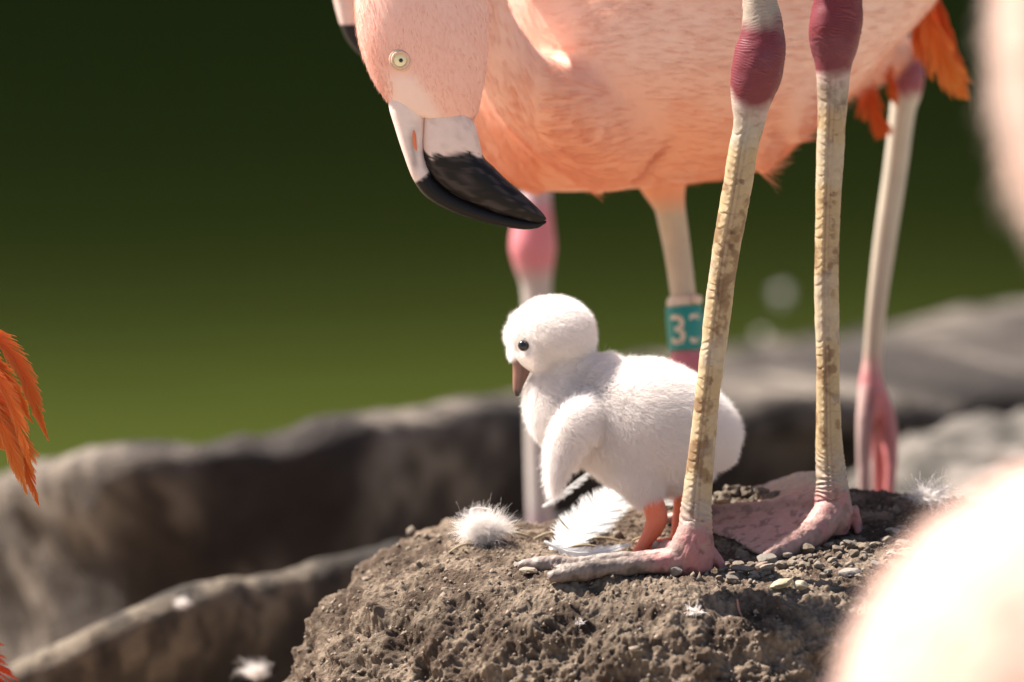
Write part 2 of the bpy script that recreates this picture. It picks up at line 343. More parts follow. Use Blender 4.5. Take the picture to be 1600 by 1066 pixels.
# ------------------------------------------------------------------ the nest mound
MC = np.array([.003, .10])
ctl = np.array([P(*c) for c in [(1080, 893, 0), (850, 905, -.012), (800, 888, .02), (950, 892, 0), (1190, 880, .03), (1305, 838, .07), (1240, 866, .045), (1120, 806, .105), (1040, 815, .11), (1265, 762, .15), (1180, 778, .17),
                (700, 838, .1), (1540, 772, .12), (1200, 752, .25), (1400, 762, .2), (900, 812, .2), (985, 878, .065), (1050, 858, .10), (1330, 930, -.05), (1430, 850, .05)]])
A_ = np.c_[np.ones(len(ctl)), ctl[:, :2]]; pl = np.linalg.lstsq(A_, ctl[:, 2], rcond=None)[0]; res = ctl[:, 2]-A_@pl
def _g(a, b): return np.exp(-((a[:, None, :2]-b[None, :, :2])**2).sum(-1)/(2*.035**2))
wts = np.linalg.solve(_g(ctl, ctl)+.08*np.eye(len(ctl)), res)
def ztop(x, y):
    q = np.stack([x, y], 1); dx = q-MC; r = np.linalg.norm(dx, axis=1)
    q = MC+dx*np.minimum(1, .16/np.maximum(r, 1e-6))[:, None]
    return np.c_[np.ones(len(q)), q]@pl+_g(q, ctl)@wts
def make_mound(name, mc, prof, na, nr, zfun, label, amp=1.0, seed=0, frontfrac=.8, col=((.095, .066, .048), (.225, .170, .126))):
    fa = int(na*frontfrac); ang = np.concatenate([np.linspace(-np.pi*1.06, np.pi*.06, fa, endpoint=False), np.linspace(np.pi*.06, np.pi*.94, na-fa, endpoint=False)])
    pr = np.array(prof); L = np.concatenate([[0], np.cumsum(np.linalg.norm(np.diff(pr, axis=0), axis=1))]); t = np.linspace(0, 1, nr)**1.0
    tl = t*L[-1]; rr = cr([(a, b, 0) for a, b in prof], nr)
    r = rr[:, 0]; z = rr[:, 1]; r[0] = .0005
    wob = 1+.035*np.sin(2*ang+1.0)+.025*np.sin(3*ang+.4)+.02*np.sin(5*ang+2.)
    wr = sstep(.10, .2, r)[:, None]*(wob-1)[None]+1
    Xm = mc[0]+r[:, None]*wr*np.cos(ang); Ym = mc[1]+r[:, None]*wr*np.sin(ang)
    fall = 1-sstep(.13, .235, r)
    Zm = z[:, None]+zfun(Xm.ravel(), Ym.ravel()).reshape(Xm.shape)*fall[:, None]
    V = np.stack([Xm, Ym, Zm], -1); du = np.gradient(V, axis=0); dv = np.gradient(V, axis=1); nn = np.cross(du, dv); nn /= np.maximum(np.linalg.norm(nn, axis=2)[..., None], 1e-12)
    V = V.reshape(-1, 3); nn = nn.reshape(-1, 3); side = np.repeat(sstep(.10, .18, r), na)
    big = fbm(V, 26, 3, seed+1); med = fbm(V, 95, 3, seed+2); w1 = worley(V, 150, seed+3); w2 = worley(V, 420, seed+4); fine = fbm(V, 700, 2, seed+5)
    pit = np.clip(fbm(V, 55, 3, seed+8)-.15, 0, 1)
    rid = 1-2*np.abs(fbm(V*np.array([1, 1, .7]), 60, 4, seed+12)); g3 = fbm(V, 330, 3, seed+14)
    disp = (side*.0050+.0008)*big+(side*.0022+.0010)*med+(side*.0018+.0003)*rid+(side*.0004+.0004)*(.55-w1)*2+(.0006+.0003*side)*(.5-w2)*2+.00085*g3+.00055*fine-pit*.0022*side
    V = V+nn*(disp*amp)[:, None]
    c = sstep(-.5, .6, fbm(V, 60, 4, seed+20))[:, None]; c = c*np.array(col[1])+(1-c)*np.array(col[0])
    c = c*(.8+.4*sstep(.75, .15, w2))[:, None]
    c = c*(1-.25*sstep(.25, .7, fbm(V, 18, 3, seed+31)))[:, None]
    i = np.arange(nr-1)[:, None]*na; j = np.arange(na)[None]; a = i+j; b = i+(j+1) % na
    F = np.stack([a, a+na, b+na, b], -1).reshape(-1, 4)
    o = mk(name, V, F, MT['soil'], cols=c, origin=(mc[0], mc[1], GZ)); return tag(o, label, 'nest'), V, F
PROF = [(0, 0), (.06, 0), (.115, -.001), (.135, -.0045), (.152, -.010), (.168, -.018), (.181, -.029), (.191, -.042), (.200, -.060), (.209, -.085), (.222, -.13), (.24, -.19), (.26, -.24)]
nest, NV, NF = make_mound('mud_nest', MC, PROF, 1350, 460, ztop, 'cratered brown mud nest mound under the chick and the gripping flamingo feet')
bv = BVHTree.FromPolygons(NV.tolist(), NF.tolist())
def hit(px, py):
    d = _rel(px, py, 0); d = d/np.linalg.norm(d); r = bv.ray_cast(Vector(CAM), Vector(d))
    return (np.array(r[0]), np.array(r[1])) if r[0] is not None else (None, None)
mc2 = P(1800, 760, .84)[:2]; zz = P(1600, 728, .78)[2]
make_mound('mud_nest', mc2, [(a*1.0, b+zz) for a, b in PROF[:-1]]+[(.30, -.3)], 260, 120, lambda x, y: (y-mc2[1])*.08, 'grey dried mud nest mound behind, in front of the pond kerb', 1.2, 50, .6, ((.10, .09, .078), (.24, .21, .185)))
# ------------------------------------------------------------------ flamingo parts
def lerpc(x, stops):
    xs = [s[0] for s in stops]; return np.stack([np.interp(x, xs, [s[1][k] for s in stops]) for k in range(3)], -1)
def topx(V):   # world -> picture row (px, py), only used to lay colours along a leg or bill
    R = V-CAM; D = R@FW; return 800+(R@RT)/D*1600/K, 533-(R@UP)/D*1600/K, D-D0
RED = (.145, .024, .032); BEI = (.37, .27, .150); GRY = (.31, .25, .20); PNK = (.33, .135, .13); TOE = (.20, .155, .132)
def fine_leg(parent, path, ys, y0, y1, sd):
    """near leg: scutes, grooves and joint wrinkles are geometry. ys: colour stops by row."""
    n, k = 760, 56
    V, Nn, B, R, q, th = tube(path, n, k, .92, True); py = q[:, 1][:, None]*np.ones(k); T = np.ones((n, 1))*th[None]
    ph = (T+np.pi) % (2*np.pi)               # 0 and 2pi: front (left); pi/2: camera side... measured round
    fr = np.cos(T-np.pi)                     # 1 at the front
    camf = -np.sin(T)                        # 1 towards the camera
    wav = fbm(V.reshape(-1, 3), 60, 3, sd).reshape(n, k)
    shaft = sstep(y0-10, y0+40, py)*(1-sstep(y1-40, y1+40, py)*.35)
    seam = np.arctan2(camf, np.cos(T))       # right 0, camera pi/2, left pi
    front = sstep(.0, .14, seam-1.82)*(camf > -.6)+1.0*(camf <= -.6)*(fr > 0); front = np.clip(front, 0, 1); back = 1-front
    s1 = py/16+wav*.9+.35*np.sin(seam*2); f1 = s1-np.floor(s1); g1 = np.exp(-((f1-.03)/.07)**2)+np.exp(-((f1-1.03)/.07)**2)
    s2 = py/24+wav*.9+.6*np.sin(seam*1.3+1); f2 = s2-np.floor(s2); g2 = np.exp(-((f2-.03)/.035)**2)+np.exp(-((f2-1.03)/.035)**2)
    long_ = np.exp(-((seam-1.80)/.07)**2)+.7*np.exp(-((seam-1.45)/.05)**2)
    bead = np.exp(-((seam-2.02)/.10)**2)*(.5+.5*np.sin(py/11*2*np.pi+wav*3))
    disp = shaft*(front*(.15+.85*sstep(-.35, .35, fbm(V.reshape(-1, 3), 85, 2, sd+30).reshape(n, k)))*(.00036*(f1**.8-.45)-.00014*g1)+back*(.00010*np.sin(f2*np.pi)-.00022*g2)-.00045*long_+.00035*bead+.0003*wav)
    jt = 1-sstep(y0-45, y0+25, py)
    s3 = py/5.0+3.5*np.sin(seam*1.1+.4)+wav*3.5; wr = np.sin(s3*2*np.pi)*(.4+.6*sstep(-.3, .4, fbm(V.reshape(-1, 3), 110, 2, sd+6).reshape(n, k)))
    disp = disp+jt*(.00020*wr+.0007*wav)
    low = sstep(y1-60, y1-10, py); s4 = py/8+wav*1.5+seam*.6; disp = disp+low*.0003*np.sin(s4*2*np.pi)
    off = (V-V.mean(1, keepdims=True)); off /= np.linalg.norm(off, axis=2)[..., None]; V = V+off*disp[..., None]
    c = lerpc(py+wav*16, ys)
    br = sstep(.15, .65, fbm(V.reshape(-1, 3), 130, 4, sd+3).reshape(n, k))*shaft
    c = c*(1-br[..., None]*np.array([.42, .5, .55])*1.1)
    groove = np.clip(front*g1*.55+back*g2*.6+long_*.7, 0, 1)*shaft
    c = c*(1-groove[..., None]*np.array([.34, .46, .44]))
    c = c*(1+.35*(bead*shaft)[..., None])
    spots = sstep(.45, .6, fbm(V.reshape(-1, 3), 240, 2, sd+8).reshape(n, k))*shaft*np.exp(-((seam-1.4)/.5)**2)
    c = c*(1-spots[..., None]*np.array([.5, .58, .62]))
    wt_ = sstep(.0, .7, fbm(V.reshape(-1, 3), 45, 3, sd+12).reshape(n, k))*shaft*.55; c = c*(1-wt_[..., None])+np.array([.40, .34, .26])*wt_[..., None]
    pt = sstep(-.1, .6, fbm(V.reshape(-1, 3), 40, 3, sd+21).reshape(n, k))*jt*.28; c = c*(1-pt[..., None])+np.array([.13, .055, .085])*pt[..., None]
    c = c*(1+jt*.14*wr)[..., None]
    return mk('leg', V.reshape(-1, 3), gridfaces(n, k), MT['leg'], parent, cols=np.clip(c.reshape(-1, 3), 0, 1))
def web(pa, pb, u1, thick=.0011, n=16, m=8, bow=.12):
    A = cr([tuple(P(*r[:3])) for r in pa], n); Bq = cr([tuple(P(*r[:3])) for r in pb], n); top = []
    for i in range(n):
        u = i/(n-1)
        for j in range(m):
            v = j/(m-1); uu = u*(u1-bow*math.sin(math.pi*v)*1.0)*(n-1); i0 = min(int(uu), n-2); fr = uu-i0
            a = A[i0]*(1-fr)+A[i0+1]*fr; b = Bq[i0]*(1-fr)+Bq[i0+1]*fr; p = a*(1-v)+b*v; p = p-np.array([0, 0, 1.])*.003*math.sin(math.pi*v)*u; top.append(p)
    top = np.array(top); V = np.concatenate([top+[0, 0, thick], top-[0, 0, thick]]); F = []; o = n*m
    for i in range(n-1):
        for j in range(m-1):
            a = i*m+j; F += [[a, a+1, a+m+1, a+m], [o+a+m, o+a+m+1, o+a+1, o+a]]
    e = [i for i in range(m)]+[i*m+m-1 for i in range(1, n)]+[(n-1)*m+j for j in range(m-2, -1, -1)]+[i*m for i in range(n-2, 0, -1)]
    for a, b in zip(e, e[1:]+e[:1]): F.append([b, a, a+o, b+o])
    return V, F
def vnorm(V, F):
    n = np.zeros_like(V); f = np.cross(V[F[:, 2]]-V[F[:, 0]], V[F[:, 3]]-V[F[:, 1]])
    for j in range(4): np.add.at(n, F[:, j], f)
    return n/np.maximum(np.linalg.norm(n, axis=1)[:, None], 1e-15)
def foot(parent, pieces, webs, voxel, cfun, mat='foot'):
    pr = [tube(p, 30, 16, .9) for p in pieces]+[web(*x) for x in webs]
    V, F = union(pr, voxel, 4)
    if mat == 'foot':
        x, y, _ = topx(V); w_ = fbm(V, 120, 3, 5); V = V+vnorm(V, F)*(.00013*np.sin(x*.8+y*.3+7*w_)*sstep(-.2, .4, fbm(V, 70, 2, 7))+.0008*fbm(V, 55, 3, 11)+.00035*fbm(V, 260, 3, 13))[:, None]
    return mk('foot', V, F, MT[mat], parent, cols=cfun(V))
def soft_leg(parent, path, stops, n=120, k=18, mat='legsoft'):
    V, F = tube(path, n, k, .92); x, y, d = topx(V); return mk('leg', V, F, MT[mat], parent, cols=lerpc(y+3*np.sin(x), stops))
def plain_foot(parent, px, d, head=-1, s=1.0, mat='legsoft'):
    """a flat standing webbed foot on the ground under (px, d)."""
    g = np.array([P(px, 800, d)[0], P(px, 800, d)[1]]); pr = []; tips = []
    def inv(w_): x, y, dd = topx(np.array([w_])); return (x[0], y[0], dd[0])
    h = inv((g[0], g[1], GZ+.012)); paths = []
    for a in (-.55, 0, .55):
        e = [(g[0]+head*math.cos(a)*t*.085*s, g[1]+math.sin(a)*t*.085*s, GZ+.012-.006*t) for t in (0, .5, 1)]
        pth = [inv(q)+(r,) for q, r in zip(e, (24, 17, 11))]; paths.append(pth); pr.append(pth)
    return foot(parent, pr, [(paths[0], paths[1], .9), (paths[1], paths[2], .9)], .0022, lambda V: np.ones((len(V), 3))*np.array(PNK)*.9, mat)
def bill_parts(parent, up, lo, d, cu, cl, ov=5):
    lo = [(a-ov*.6, b+ov, c, e, g) for a, b, c, e, g in lo]
    a = mk('upper_bill', *loft(up, d, 90, 36, 2.6), MT['bill'], parent); b = mk('lower_bill', *loft(lo, d, 90, 36, 2.7), MT['bill'], parent)
    for o, f in ((a, cu), (b, cl)):
        V = np.array([v.co for v in o.data.vertices])+BASE[o.name]; c = np.ones((len(V), 4), np.float32); c[:, :3] = f(V)
        at = o.data.color_attributes.new('Col', 'FLOAT_COLOR', 'POINT'); at.data.foreach_set('color', c.ravel())
    return a, b
def simple_head(parent, cx, cy, d, ang, s=1.0, flip=1):
    """upper and lower bill for a head whose face points at angle ang (picture plane), for birds seen mostly beyond the frame."""
    c, s_ = math.cos(ang), math.sin(ang)
    def R(x, y): x *= flip; return (cx+(x*c-y*s_)*s, cy+(x*s_+y*c)*s)
    def sec(L, Rr, w_): return (*R(*L), *R(*Rr), w_*s)
    up = [sec((-48, 60), (5, 55), 36), sec((-40, 110), (2, 100), 34), sec((-20, 170), (2, 140), 30), sec((15, 205), (25, 175), 26), sec((80, 235), (85, 215), 20), sec((150, 255), (150, 248), 10)]
    lo = [sec((5, 55), (80, 90), 36), sec((2, 100), (92, 140), 36), sec((2, 140), (100, 150), 34), sec((25, 175), (125, 180), 28), sec((85, 215), (150, 215), 20), sec((148, 247), (155, 246), 8)]
    def colf(V):
        x, y, _ = topx(V); dx, dy = x-cx, y-cy; ly = (-dx*s_+dy*c)/s; return np.where((ly > 148)[:, None], np.array([.016, .013, .014]), np.array([.66, .49, .43]))
    return bill_parts(parent, up, lo, d, colf, colf)
def plumage_cols(V, top, low, y_top, y_low, seed=3):
    x, y, _ = topx(V); t = sstep(y_top, y_low, y+60*fbm(V, 14, 3, seed)); return np.array(top)*(1-t)[:, None]+np.array(low)*t[:, None]
def body_secs(secs, d, ex=2.1): return loft(secs, d, 60, 40, ex)
ORANGE = lambda t, w_: np.stack([.80-.10*w_, .13+.10*t+.06*w_, .035+.03*w_], 1)
def wing_feather(parent, a, b, c, wpx, d, tone=0, name='wing_feather', side=(1, 0, .5), n=70, split=.15):
    pts = [P(*a), P(*b), P(*c)]; W = M(wpx*2.7, d)
    V, F, cols = feather(pts, side, lambda s: W*(min(1, (1-s)*2.6+.05))*min(1, .4+s*3), n=n, split=split, colfn=ORANGE, curl=.03, r0=.0009, ang0=1.22, ov=4.0, tipw=.35)
    cols = cols*np.array([1, 1-.45*tone, 1-.4*tone])*(1-.2*tone); return mk(name, V, F, MT['feather'], parent, cols=cols, smooth=False)
# ---- the parent bird: head lowered over the chick, legs on the nest
A = thing('adult_flamingo', P(1190, 890, .035), 'pale pink flamingo bending its black-tipped bill down over the white chick', 'flamingo', 'adult flamingos')
HD = .0
headsec = [(600, -175, 712, -170, 44), (585, -125, 738, -120, 56), (560, -60, 760, -55, 68), (555, 0, 764, 5, 72), (560, 60, 764, 65, 68), (575, 108, 757, 130, 57), (596, 146, 748, 172, 42), (611, 164, 738, 190, 34), (622, 173, 724, 195, 28)]
neckA = tube([(655, -130, .0, 52), (640, -300, .0, 42), (570, -540, .005, 42), (500, -760, .01, 44), (540, -960, .02, 48), (690, -1010, .03, 54), (830, -890, .035, 70), (930, -760, .04, 110)], 90, 26, .95)
bodyA = body_secs([(800, -900, 820, -600, 130), (880, -1000, 900, -470, 230), (1020, -1060, 1040, -380, 300), (1250, -1060, 1250, -345, 320), (1480, -1000, 1470, -400, 280), (1680, -900, 1660, -500, 190), (1860, -800, 1840, -600, 90), (1930, -740, 1920, -680, 40)], .04)
tib = [tube([(1235, -500, .03, 90), (1215, -360, .015, 55), (1196, -200, .004, 30), (1190, -90, .0, 24)], 30, 18, .9), tube([(1335, -500, .06, 90), (1328, -360, .066, 55), (1318, -230, .07, 30), (1314, -130, .07, 25)], 30, 18, .9)]
V, F = union([loft(headsec, HD, 60, 40, 2.1), neckA, bodyA]+tib, .0022, 8)
x, y, _ = topx(V); hc = plumage_cols(V, (.74, .50, .44), (.74, .43, .35), -100, 140)
skin = .85*sstep(-14, 18, np.minimum(np.minimum(y-(112+.25*np.abs(x-628)), 640+(y-108)*.62-x+6), x-606)); hc = hc*(1-skin[:, None])+np.array([.75, .575, .515])*skin[:, None]
bodyAo = mk('body', V, F, MT['plume'], A, cols=hc); AV, AF = V, F
rt, nr = sample(V, F, 900000 if False else 420000); x, y, _ = topx(rt); lore = ((y > 108) & (x > 612+(y-108)*-.02) & (x < 640+(y-108)*.62) & (y > 100) & (nr[:, 1] < .1)) & ~((x > 664+(y-150)*.2)) | (((x-626)/19)**2+((y-95)/18)**2 < 1)
edge = np.where(x < 640, 160, 146+(x-660)*.62+7*np.sin(x*.13))
keep = (y < np.minimum(edge, 192)+rng.normal(0, 4, len(y))) & (y > -140) & (~lore); rt, nr = rt[keep], nr[keep]
fl = np.tile(np.array([.10, 0, -1.0]), (len(rt), 1)); fl[:, 0] += .25*sstep(560, 760, topx(rt)[0])
hair('plumage', rt, nr, fl, .0050, .06+.14*(1-sstep(560, 610, topx(rt)[0]-.16*topx(rt)[1])), .00009, MT['strand_head'], A, .12)
WB = np.array([.74, .58, .52]); BK = np.array([.0065, .0048, .0046])
def cu(V):
    x, y, _ = topx(V); n_ = fbm(V, 250, 3, 5)*7; t = sstep(-3, 3, (y+n_)-(284-(x-648)*.55)); c = WB*(1-.12*sstep(.1, .5, fbm(V, 120, 3, 9)))[:, None]
    c = c*(1-.5*np.exp(-((x-(648-(260-y)*.06))/5)**2)*sstep(190, 215, y)*(1-sstep(255, 270, y)))[:, None]
    return c*(1-t)[:, None]+BK*t[:, None]
def cl(V):
    x, y, _ = topx(V); n_ = fbm(V, 300, 3, 15)*9; t = sstep(-3, 3, (y+n_)-(240+.0009*(x-712)**2)); c = WB*np.array([1.02, .97, .93])*(1-.15*sstep(.1, .5, fbm(V*np.array([1, 1, .3]), 260, 3, 19)))[:, None]
    g = BK*(1+5*sstep(.1, .5, fbm(V@np.array([[.75, 0, .6], [0, 1, 0], [-.6, 0, .75]])*np.array([.25, 1, 1]), 700, 2, 23)))[:, None]; return c*(1-t)[:, None]+g*t[:, None]
upA = [(612, 124, 668, 120, 24), (607, 162, 667, 150, 31), (617, 200, 664, 195, 29), (630, 240, 663, 232, 27), (646, 281, 671, 262, 26), (668, 309, 692, 288, 25), (712, 333, 728, 310, 23), (765, 349, 778, 330, 20), (812, 358, 820, 342, 14), (838, 357, 842, 346, 8), (853, 349, 854, 345, 2)]
loA = [(668, 130, 732, 172, 28), (665, 165, 744, 200, 33), (663, 200, 750, 224, 35), (663, 236, 756, 246, 34), (672, 264, 772, 262, 32), (694, 288, 790, 280, 29), (730, 310, 812, 299, 25), (780, 329, 834, 319, 19), (822, 341, 848, 333, 12), (846, 346, 854, 342, 4)]
ub, lb = bill_parts(A, upA, loA, HD, cu, cl)
bA = BVHTree.FromPolygons(AV.tolist(), AF.tolist() if isinstance(AF, np.ndarray) else AF)
def front_of(bvh, px, py):
    d = _rel(px, py, 0); d = d/np.linalg.norm(d); r = bvh.ray_cast(Vector(CAM), Vector(d)); return topx(np.array([r[0]]))[2][0] if r[0] is not None else 0.0
def disc_eye(parent, bvh, px, py, r, rp, ring):
    d = front_of(bvh, px, py); eye = mk('eye', *ellipsoid(px, py, d+.0002, r, r, r*.42), MT['iris'], parent)
    BASE[eye.name] = BASE[parent.name]; mk('pupil', *ellipsoid(px+.4, py+1, d+.0002-M(r*.36), rp, rp, rp*.5), MT['pupil'], eye)
    for rr_, wd in ring:
        a = np.linspace(0, 2*np.pi, 41)[:-1]; C = np.array([P(px+rr_*math.cos(t), py+rr_*math.sin(t), .6*d+.4*front_of(bvh, px+rr_*math.cos(t), py+rr_*math.sin(t))-.0006*(17-rr_)/4) for t in a]); V = []; k = 8
        for i_, t in enumerate(a):
            o_ = RT*math.cos(t)-UP*math.sin(t)
            for j_ in range(k): s_ = 2*np.pi*j_/k; V.append(C[i_]+(o_*math.cos(s_)+np.array([0, -1., 0])*math.sin(s_)*.8)*M(wd))
        F = [[i_*k+j_, i_*k+(j_+1) % k, ((i_+1) % 40)*k+(j_+1) % k, ((i_+1) % 40)*k+j_] for i_ in range(40) for j_ in range(k)]
        mk('eyelid', np.array(V), F, MT['lid'], eye)
    return eye
disc_eye(A, bA, 626, 93.5, 11.5, 3.4, [(12.6, 2.6), (16.2, 2.2)])
nv = tube([(645, 198, -.0088, 1.2), (647, 212, -.0090, 3.0), (648, 226, -.0088, 3.0), (651, 238, -.0082, 1.2)], 20, 10, .5); mk('nostril', *nv, MT['nostril'], A)
stA = [(-140, (.62, .42, .36)), (-60, GRY), (18, GRY), (45, RED), (150, RED), (172, (.40, .30, .26)), (190, GRY), (230, BEI), (760, BEI), (800, GRY), (835, PNK), (880, PNK)]
leg1 = fine_leg(A, [(1192, -120, 0, 23), (1187, -40, 0, 25), (1187, 0, 0, 27), (1190, 30, 0, 31), (1191, 60, 0, 36), (1188, 85, 0, 39.5), (1183, 112, 0, 39.5), (1177, 140, 0, 35.5), (1173, 165, 0, 29.5), (1171, 190, 0, 25), (1162, 230, 0, 23), (1151, 300, 0, 22.5), (1133, 400, 0, 21.5), (1120, 500, 0, 20.5), (1108, 600, 0, 19), (1097, 700, 0, 20), (1089, 780, 0, 23), (1087, 820, 0, 26), (1086, 850, 0, 29), (1086, 880, 0, 26)], stA, 165, 820, 4)
st2 = [(-260, (.62, .42, .36)), (-160, GRY), (-90, GRY), (-60, RED), (100, RED), (125, (.42, .31, .27)), (150, GRY), (190, BEI), (700, BEI), (740, GRY), (775, PNK), (830, PNK)]
D2 = .07
leg2 = fine_leg(A, [(1314, -170, D2, 24), (1311, -90, D2, 26), (1308, -40, D2, 33), (1310, 0, D2, 37), (1306, 45, D2, 40.5), (1303, 75, D2, 37), (1302, 100, D2, 30), (1302, 125, D2, 25.5), (1301, 160, D2, 23.5), (1299, 200, D2, 22), (1295, 300, D2, 20), (1292, 400, D2, 19), (1292, 500, D2, 19), (1294, 600, D2, 18), (1296, 700, D2, 21), (1299, 750, D2, 24.5), (1300, 785, D2, 28), (1302, 815, D2, 27)], st2, 110, 740, 14)
def footcol(hx, hy, rad):
    def f(V):
        x, y, d = topx(V); r = np.hypot(x-hx, (y-hy)*1.3); t = sstep(rad*.5, rad*1.25, r+18*fbm(V, 90, 3, 2))[:, None]; c = np.array(PNK)*(1-t)+np.array(TOE)*t
        wr = np.sin(x*.75+2*fbm(V, 120, 2, 8)+y*.2); c = c*(1+.10*wr*t[:, 0])[:, None]
        c = c*(1-.45*sstep(.1, .6, fbm(V, 200, 4, 6)))[:, None]; g = sstep(hy-15, hy-50, y+10*fbm(V, 150, 2, 4))[:, None]; c = c*(1-g)+np.array(GRY)*g; du = (.5*sstep(-.1, .6, fbm(V, 80, 4, 41)))[:, None]; return c*(1-du)+np.array([.27, .205, .165])*du
    return f
near = [(1078, 878, 0, 25), (1020, 882, -.005, 16), (980, 885, -.007, 17), (945, 888, -.009, 13), (905, 893, -.011, 15), (880, 898, -.012, 11), (858, 904, -.013, 8)]
far = [(1070, 868, .008, 20), (1000, 872, .014, 12), (960, 874, .016, 13), (900, 878, .019, 10), (855, 882, .02, 13), (825, 884, .021, 11), (808, 884, .021, 8)]
inn = [(1066, 862, .012, 16), (1045, 856, .045, 12), (1022, 852, .085, 9)]
foot(leg1, [[(1087, 815, 0, 25.5), (1085, 850, 0, 31), (1085, 885, 0, 28), (1085, 902, 0, 16)], [(1088, 820, 0, 22), (1072, 858, 0, 26), (1045, 879, 0, 21), (1010, 883, -.003, 14)], near, far, inn, [(1104, 862, .004, 14), (1122, 878, .006, 8), (1130, 893, .005, 4)]],
     [(near, far, .86), (far, inn, .8)], .0009, footcol(1090, 855, 95))
n2 = [(1300, 795, D2, 28), (1275, 828, .058, 24), (1236, 852, .045, 19), (1190, 876, .03, 10)]
m2 = [(1290, 782, .076, 19), (1220, 787, .09, 11), (1120, 799, .104, 11), (1035, 812, .112, 8)]
f2 = [(1292, 762, .08, 15), (1276, 745, .11, 9), (1235, 750, .15, 8), (1170, 772, .185, 7)]
def fc2(V):
    c = footcol(1295, 800, 90)(V); x, y, d = topx(V); t = np.exp(-((y-(800+(1290-x)*.25))/60)**2)*sstep(1300, 1240, x)*.9
    return c*(1-t)[:, None]+np.array([.45, .255, .215])*(1-.45*sstep(.2, .5, fbm(V, 260, 3, 3)))[:, None]*t[:, None]
foot(leg2, [[(1299, 745, D2, 24.5), (1301, 780, D2, 28), (1304, 812, D2, 29), (1306, 838, D2, 18)], n2, m2, f2, [(1328, 795, .075, 13), (1336, 815, .076, 9), (1340, 834, .074, 5)]], [(n2, m2, .93, .0011, 16, 8, .10), (m2, f2, .93, .0011, 16, 8, .08)], .0009, fc2)
# ---- the chick
K_ = thing('flamingo_chick', P(1010, 874, .07), 'fluffy white flamingo chick standing on the nest under the adult bill', 'chick')
CD = .078
cp = [ellipsoid(906, 580, CD, 30, 36, 34), ellipsoid(935, 610, CD, 50, 50, 50), ellipsoid(864, 520, CD, 60, 50, 54), ellipsoid(842, 545, CD, 42, 38, 44), ellipsoid(822, 522, CD, 27, 34, 30), ellipsoid(893, 528, CD, 32, 42, 38),
      tube([(880, 545, CD, 38), (872, 595, CD, 38), (878, 640, CD, 47), (930, 680, CD, 55)], 30, 24, .95),
      tube([(846, 640, CD, 12), (868, 648, CD, 42), (905, 651, CD, 60), (950, 655, CD, 82), (1010, 668, CD, 96), (1075, 680, CD, 80), (1120, 688, CD, 50), (1143, 694, CD, 22)], 50, 32, .95),
      tube([(930, 650, CD-.020, 30), (902, 668, CD-.026, 32), (879, 705, CD-.027, 20), (869, 745, CD-.026, 11), (865, 775, CD-.025, 4)], 30, 20, .6),
      tube([(930, 640, CD+.018, 26), (960, 655, CD+.024, 28), (1000, 668, CD+.026, 20), (1030, 676, CD+.025, 8)], 30, 20, .6),
      tube([(1000, 700, CD-.010, 56), (1003, 740, CD-.012, 40), (1010, 768, CD-.012, 22), (1014, 780, CD-.012, 14)], 24, 20, .9),
      tube([(1040, 700, CD+.014, 50), (1050, 735, CD+.018, 34), (1060, 762, CD+.02, 14)], 24, 20, .9)]
V, F = union(cp, .0012, 10); KB = mk('body', V, F, MT['downskin'], K_); bK = BVHTree.FromPolygons(V.tolist(), F.tolist())
rt, nr = sample(V, F, 210000); x, y, d = topx(rt)
keep = (((x-818)/12)**2+((y-540)/12)**2 > 1) & ~((x < 833) & (y > 556) & (y < 600) & (x > 795)); rt, nr, x, y = rt[keep], nr[keep], x[keep], y[keep]
ishead = 1-sstep(560, 610, y+(x-860)*.25)*1.0; ishead = np.where((x < 940) & (y < 590), ishead, 0)
fl = np.stack([.75+0*x, 0*x, -.6+0*x], 1); fl[ishead > .5] = (.8, 0, -.35); wing = (x < 925) & (y > 690); fl[wing] = (-.12, 0, -1); th_ = (y > 730) & (x > 960); fl[th_] = (.1, 0, -1)
hair('down', rt, nr, fl, .0072-.0022*ishead, .66, .00007, MT['down'], K_, .30)
ck = [(797, 552, 832, 556, 13), (800, 563, 831, 571, 13.5), (801, 580, 826, 586, 12), (801, 597, 819, 601, 10), (802, 610, 815, 612, 8), (805, 619, 812, 619, 4)]
V, F = loft(ck, CD-.002, 50, 26, 2.3); x, y, _ = topx(V); V = V+np.array([0, 0, 0]); c = lerpc(y, [(550, (.13, .06, .048)), (585, (.24, .11, .082)), (606, (.22, .105, .08)), (614, (.05, .03, .03))]); c = c*(1-.55*np.exp(-((x-(822-(y-560)*.2))/3.2)**2))[:, None]
mk('bill', V, F, MT['chickbill'], K_, cols=c)
dd = front_of(bK, 818, 540); mk('eye', *ellipsoid(818, 540, dd-.0022, 9, 9, 7.5), MT['pupil'], K_)
for nm, pth in (('a', [(1014, 768, CD-.012, 14), (1023, 795, CD-.012, 17.5), (1025, 815, CD-.013, 17), (1010, 845, CD-.014, 11), (992, 872, CD-.015, 9.5), (988, 882, CD-.015, 7)]), ('b', [(1062, 750, CD+.02, 10), (1065, 785, CD+.02, 13), (1060, 815, CD+.02, 10), (1054, 850, CD+.02, 7)])):
    lg = mk('leg', *tube(pth, 40, 20, .95), MT['chickleg'], K_); e = pth[-1]
    toes = [[(e[0], e[1]-3, e[2], 8), (e[0]-35, e[1]-2, e[2]+o, 5), (e[0]-62, e[1], e[2]+o*2, 3)] for o in (-.008, .002, .012)]
    Vt, Ft = union([tube(t, 16, 10, .9) for t in toes]+[web(toes[0], toes[1], .85, .0007), web(toes[1], toes[2], .85, .0007)], .0008, 3); mk('foot', Vt, Ft, MT['chickleg'], lg)
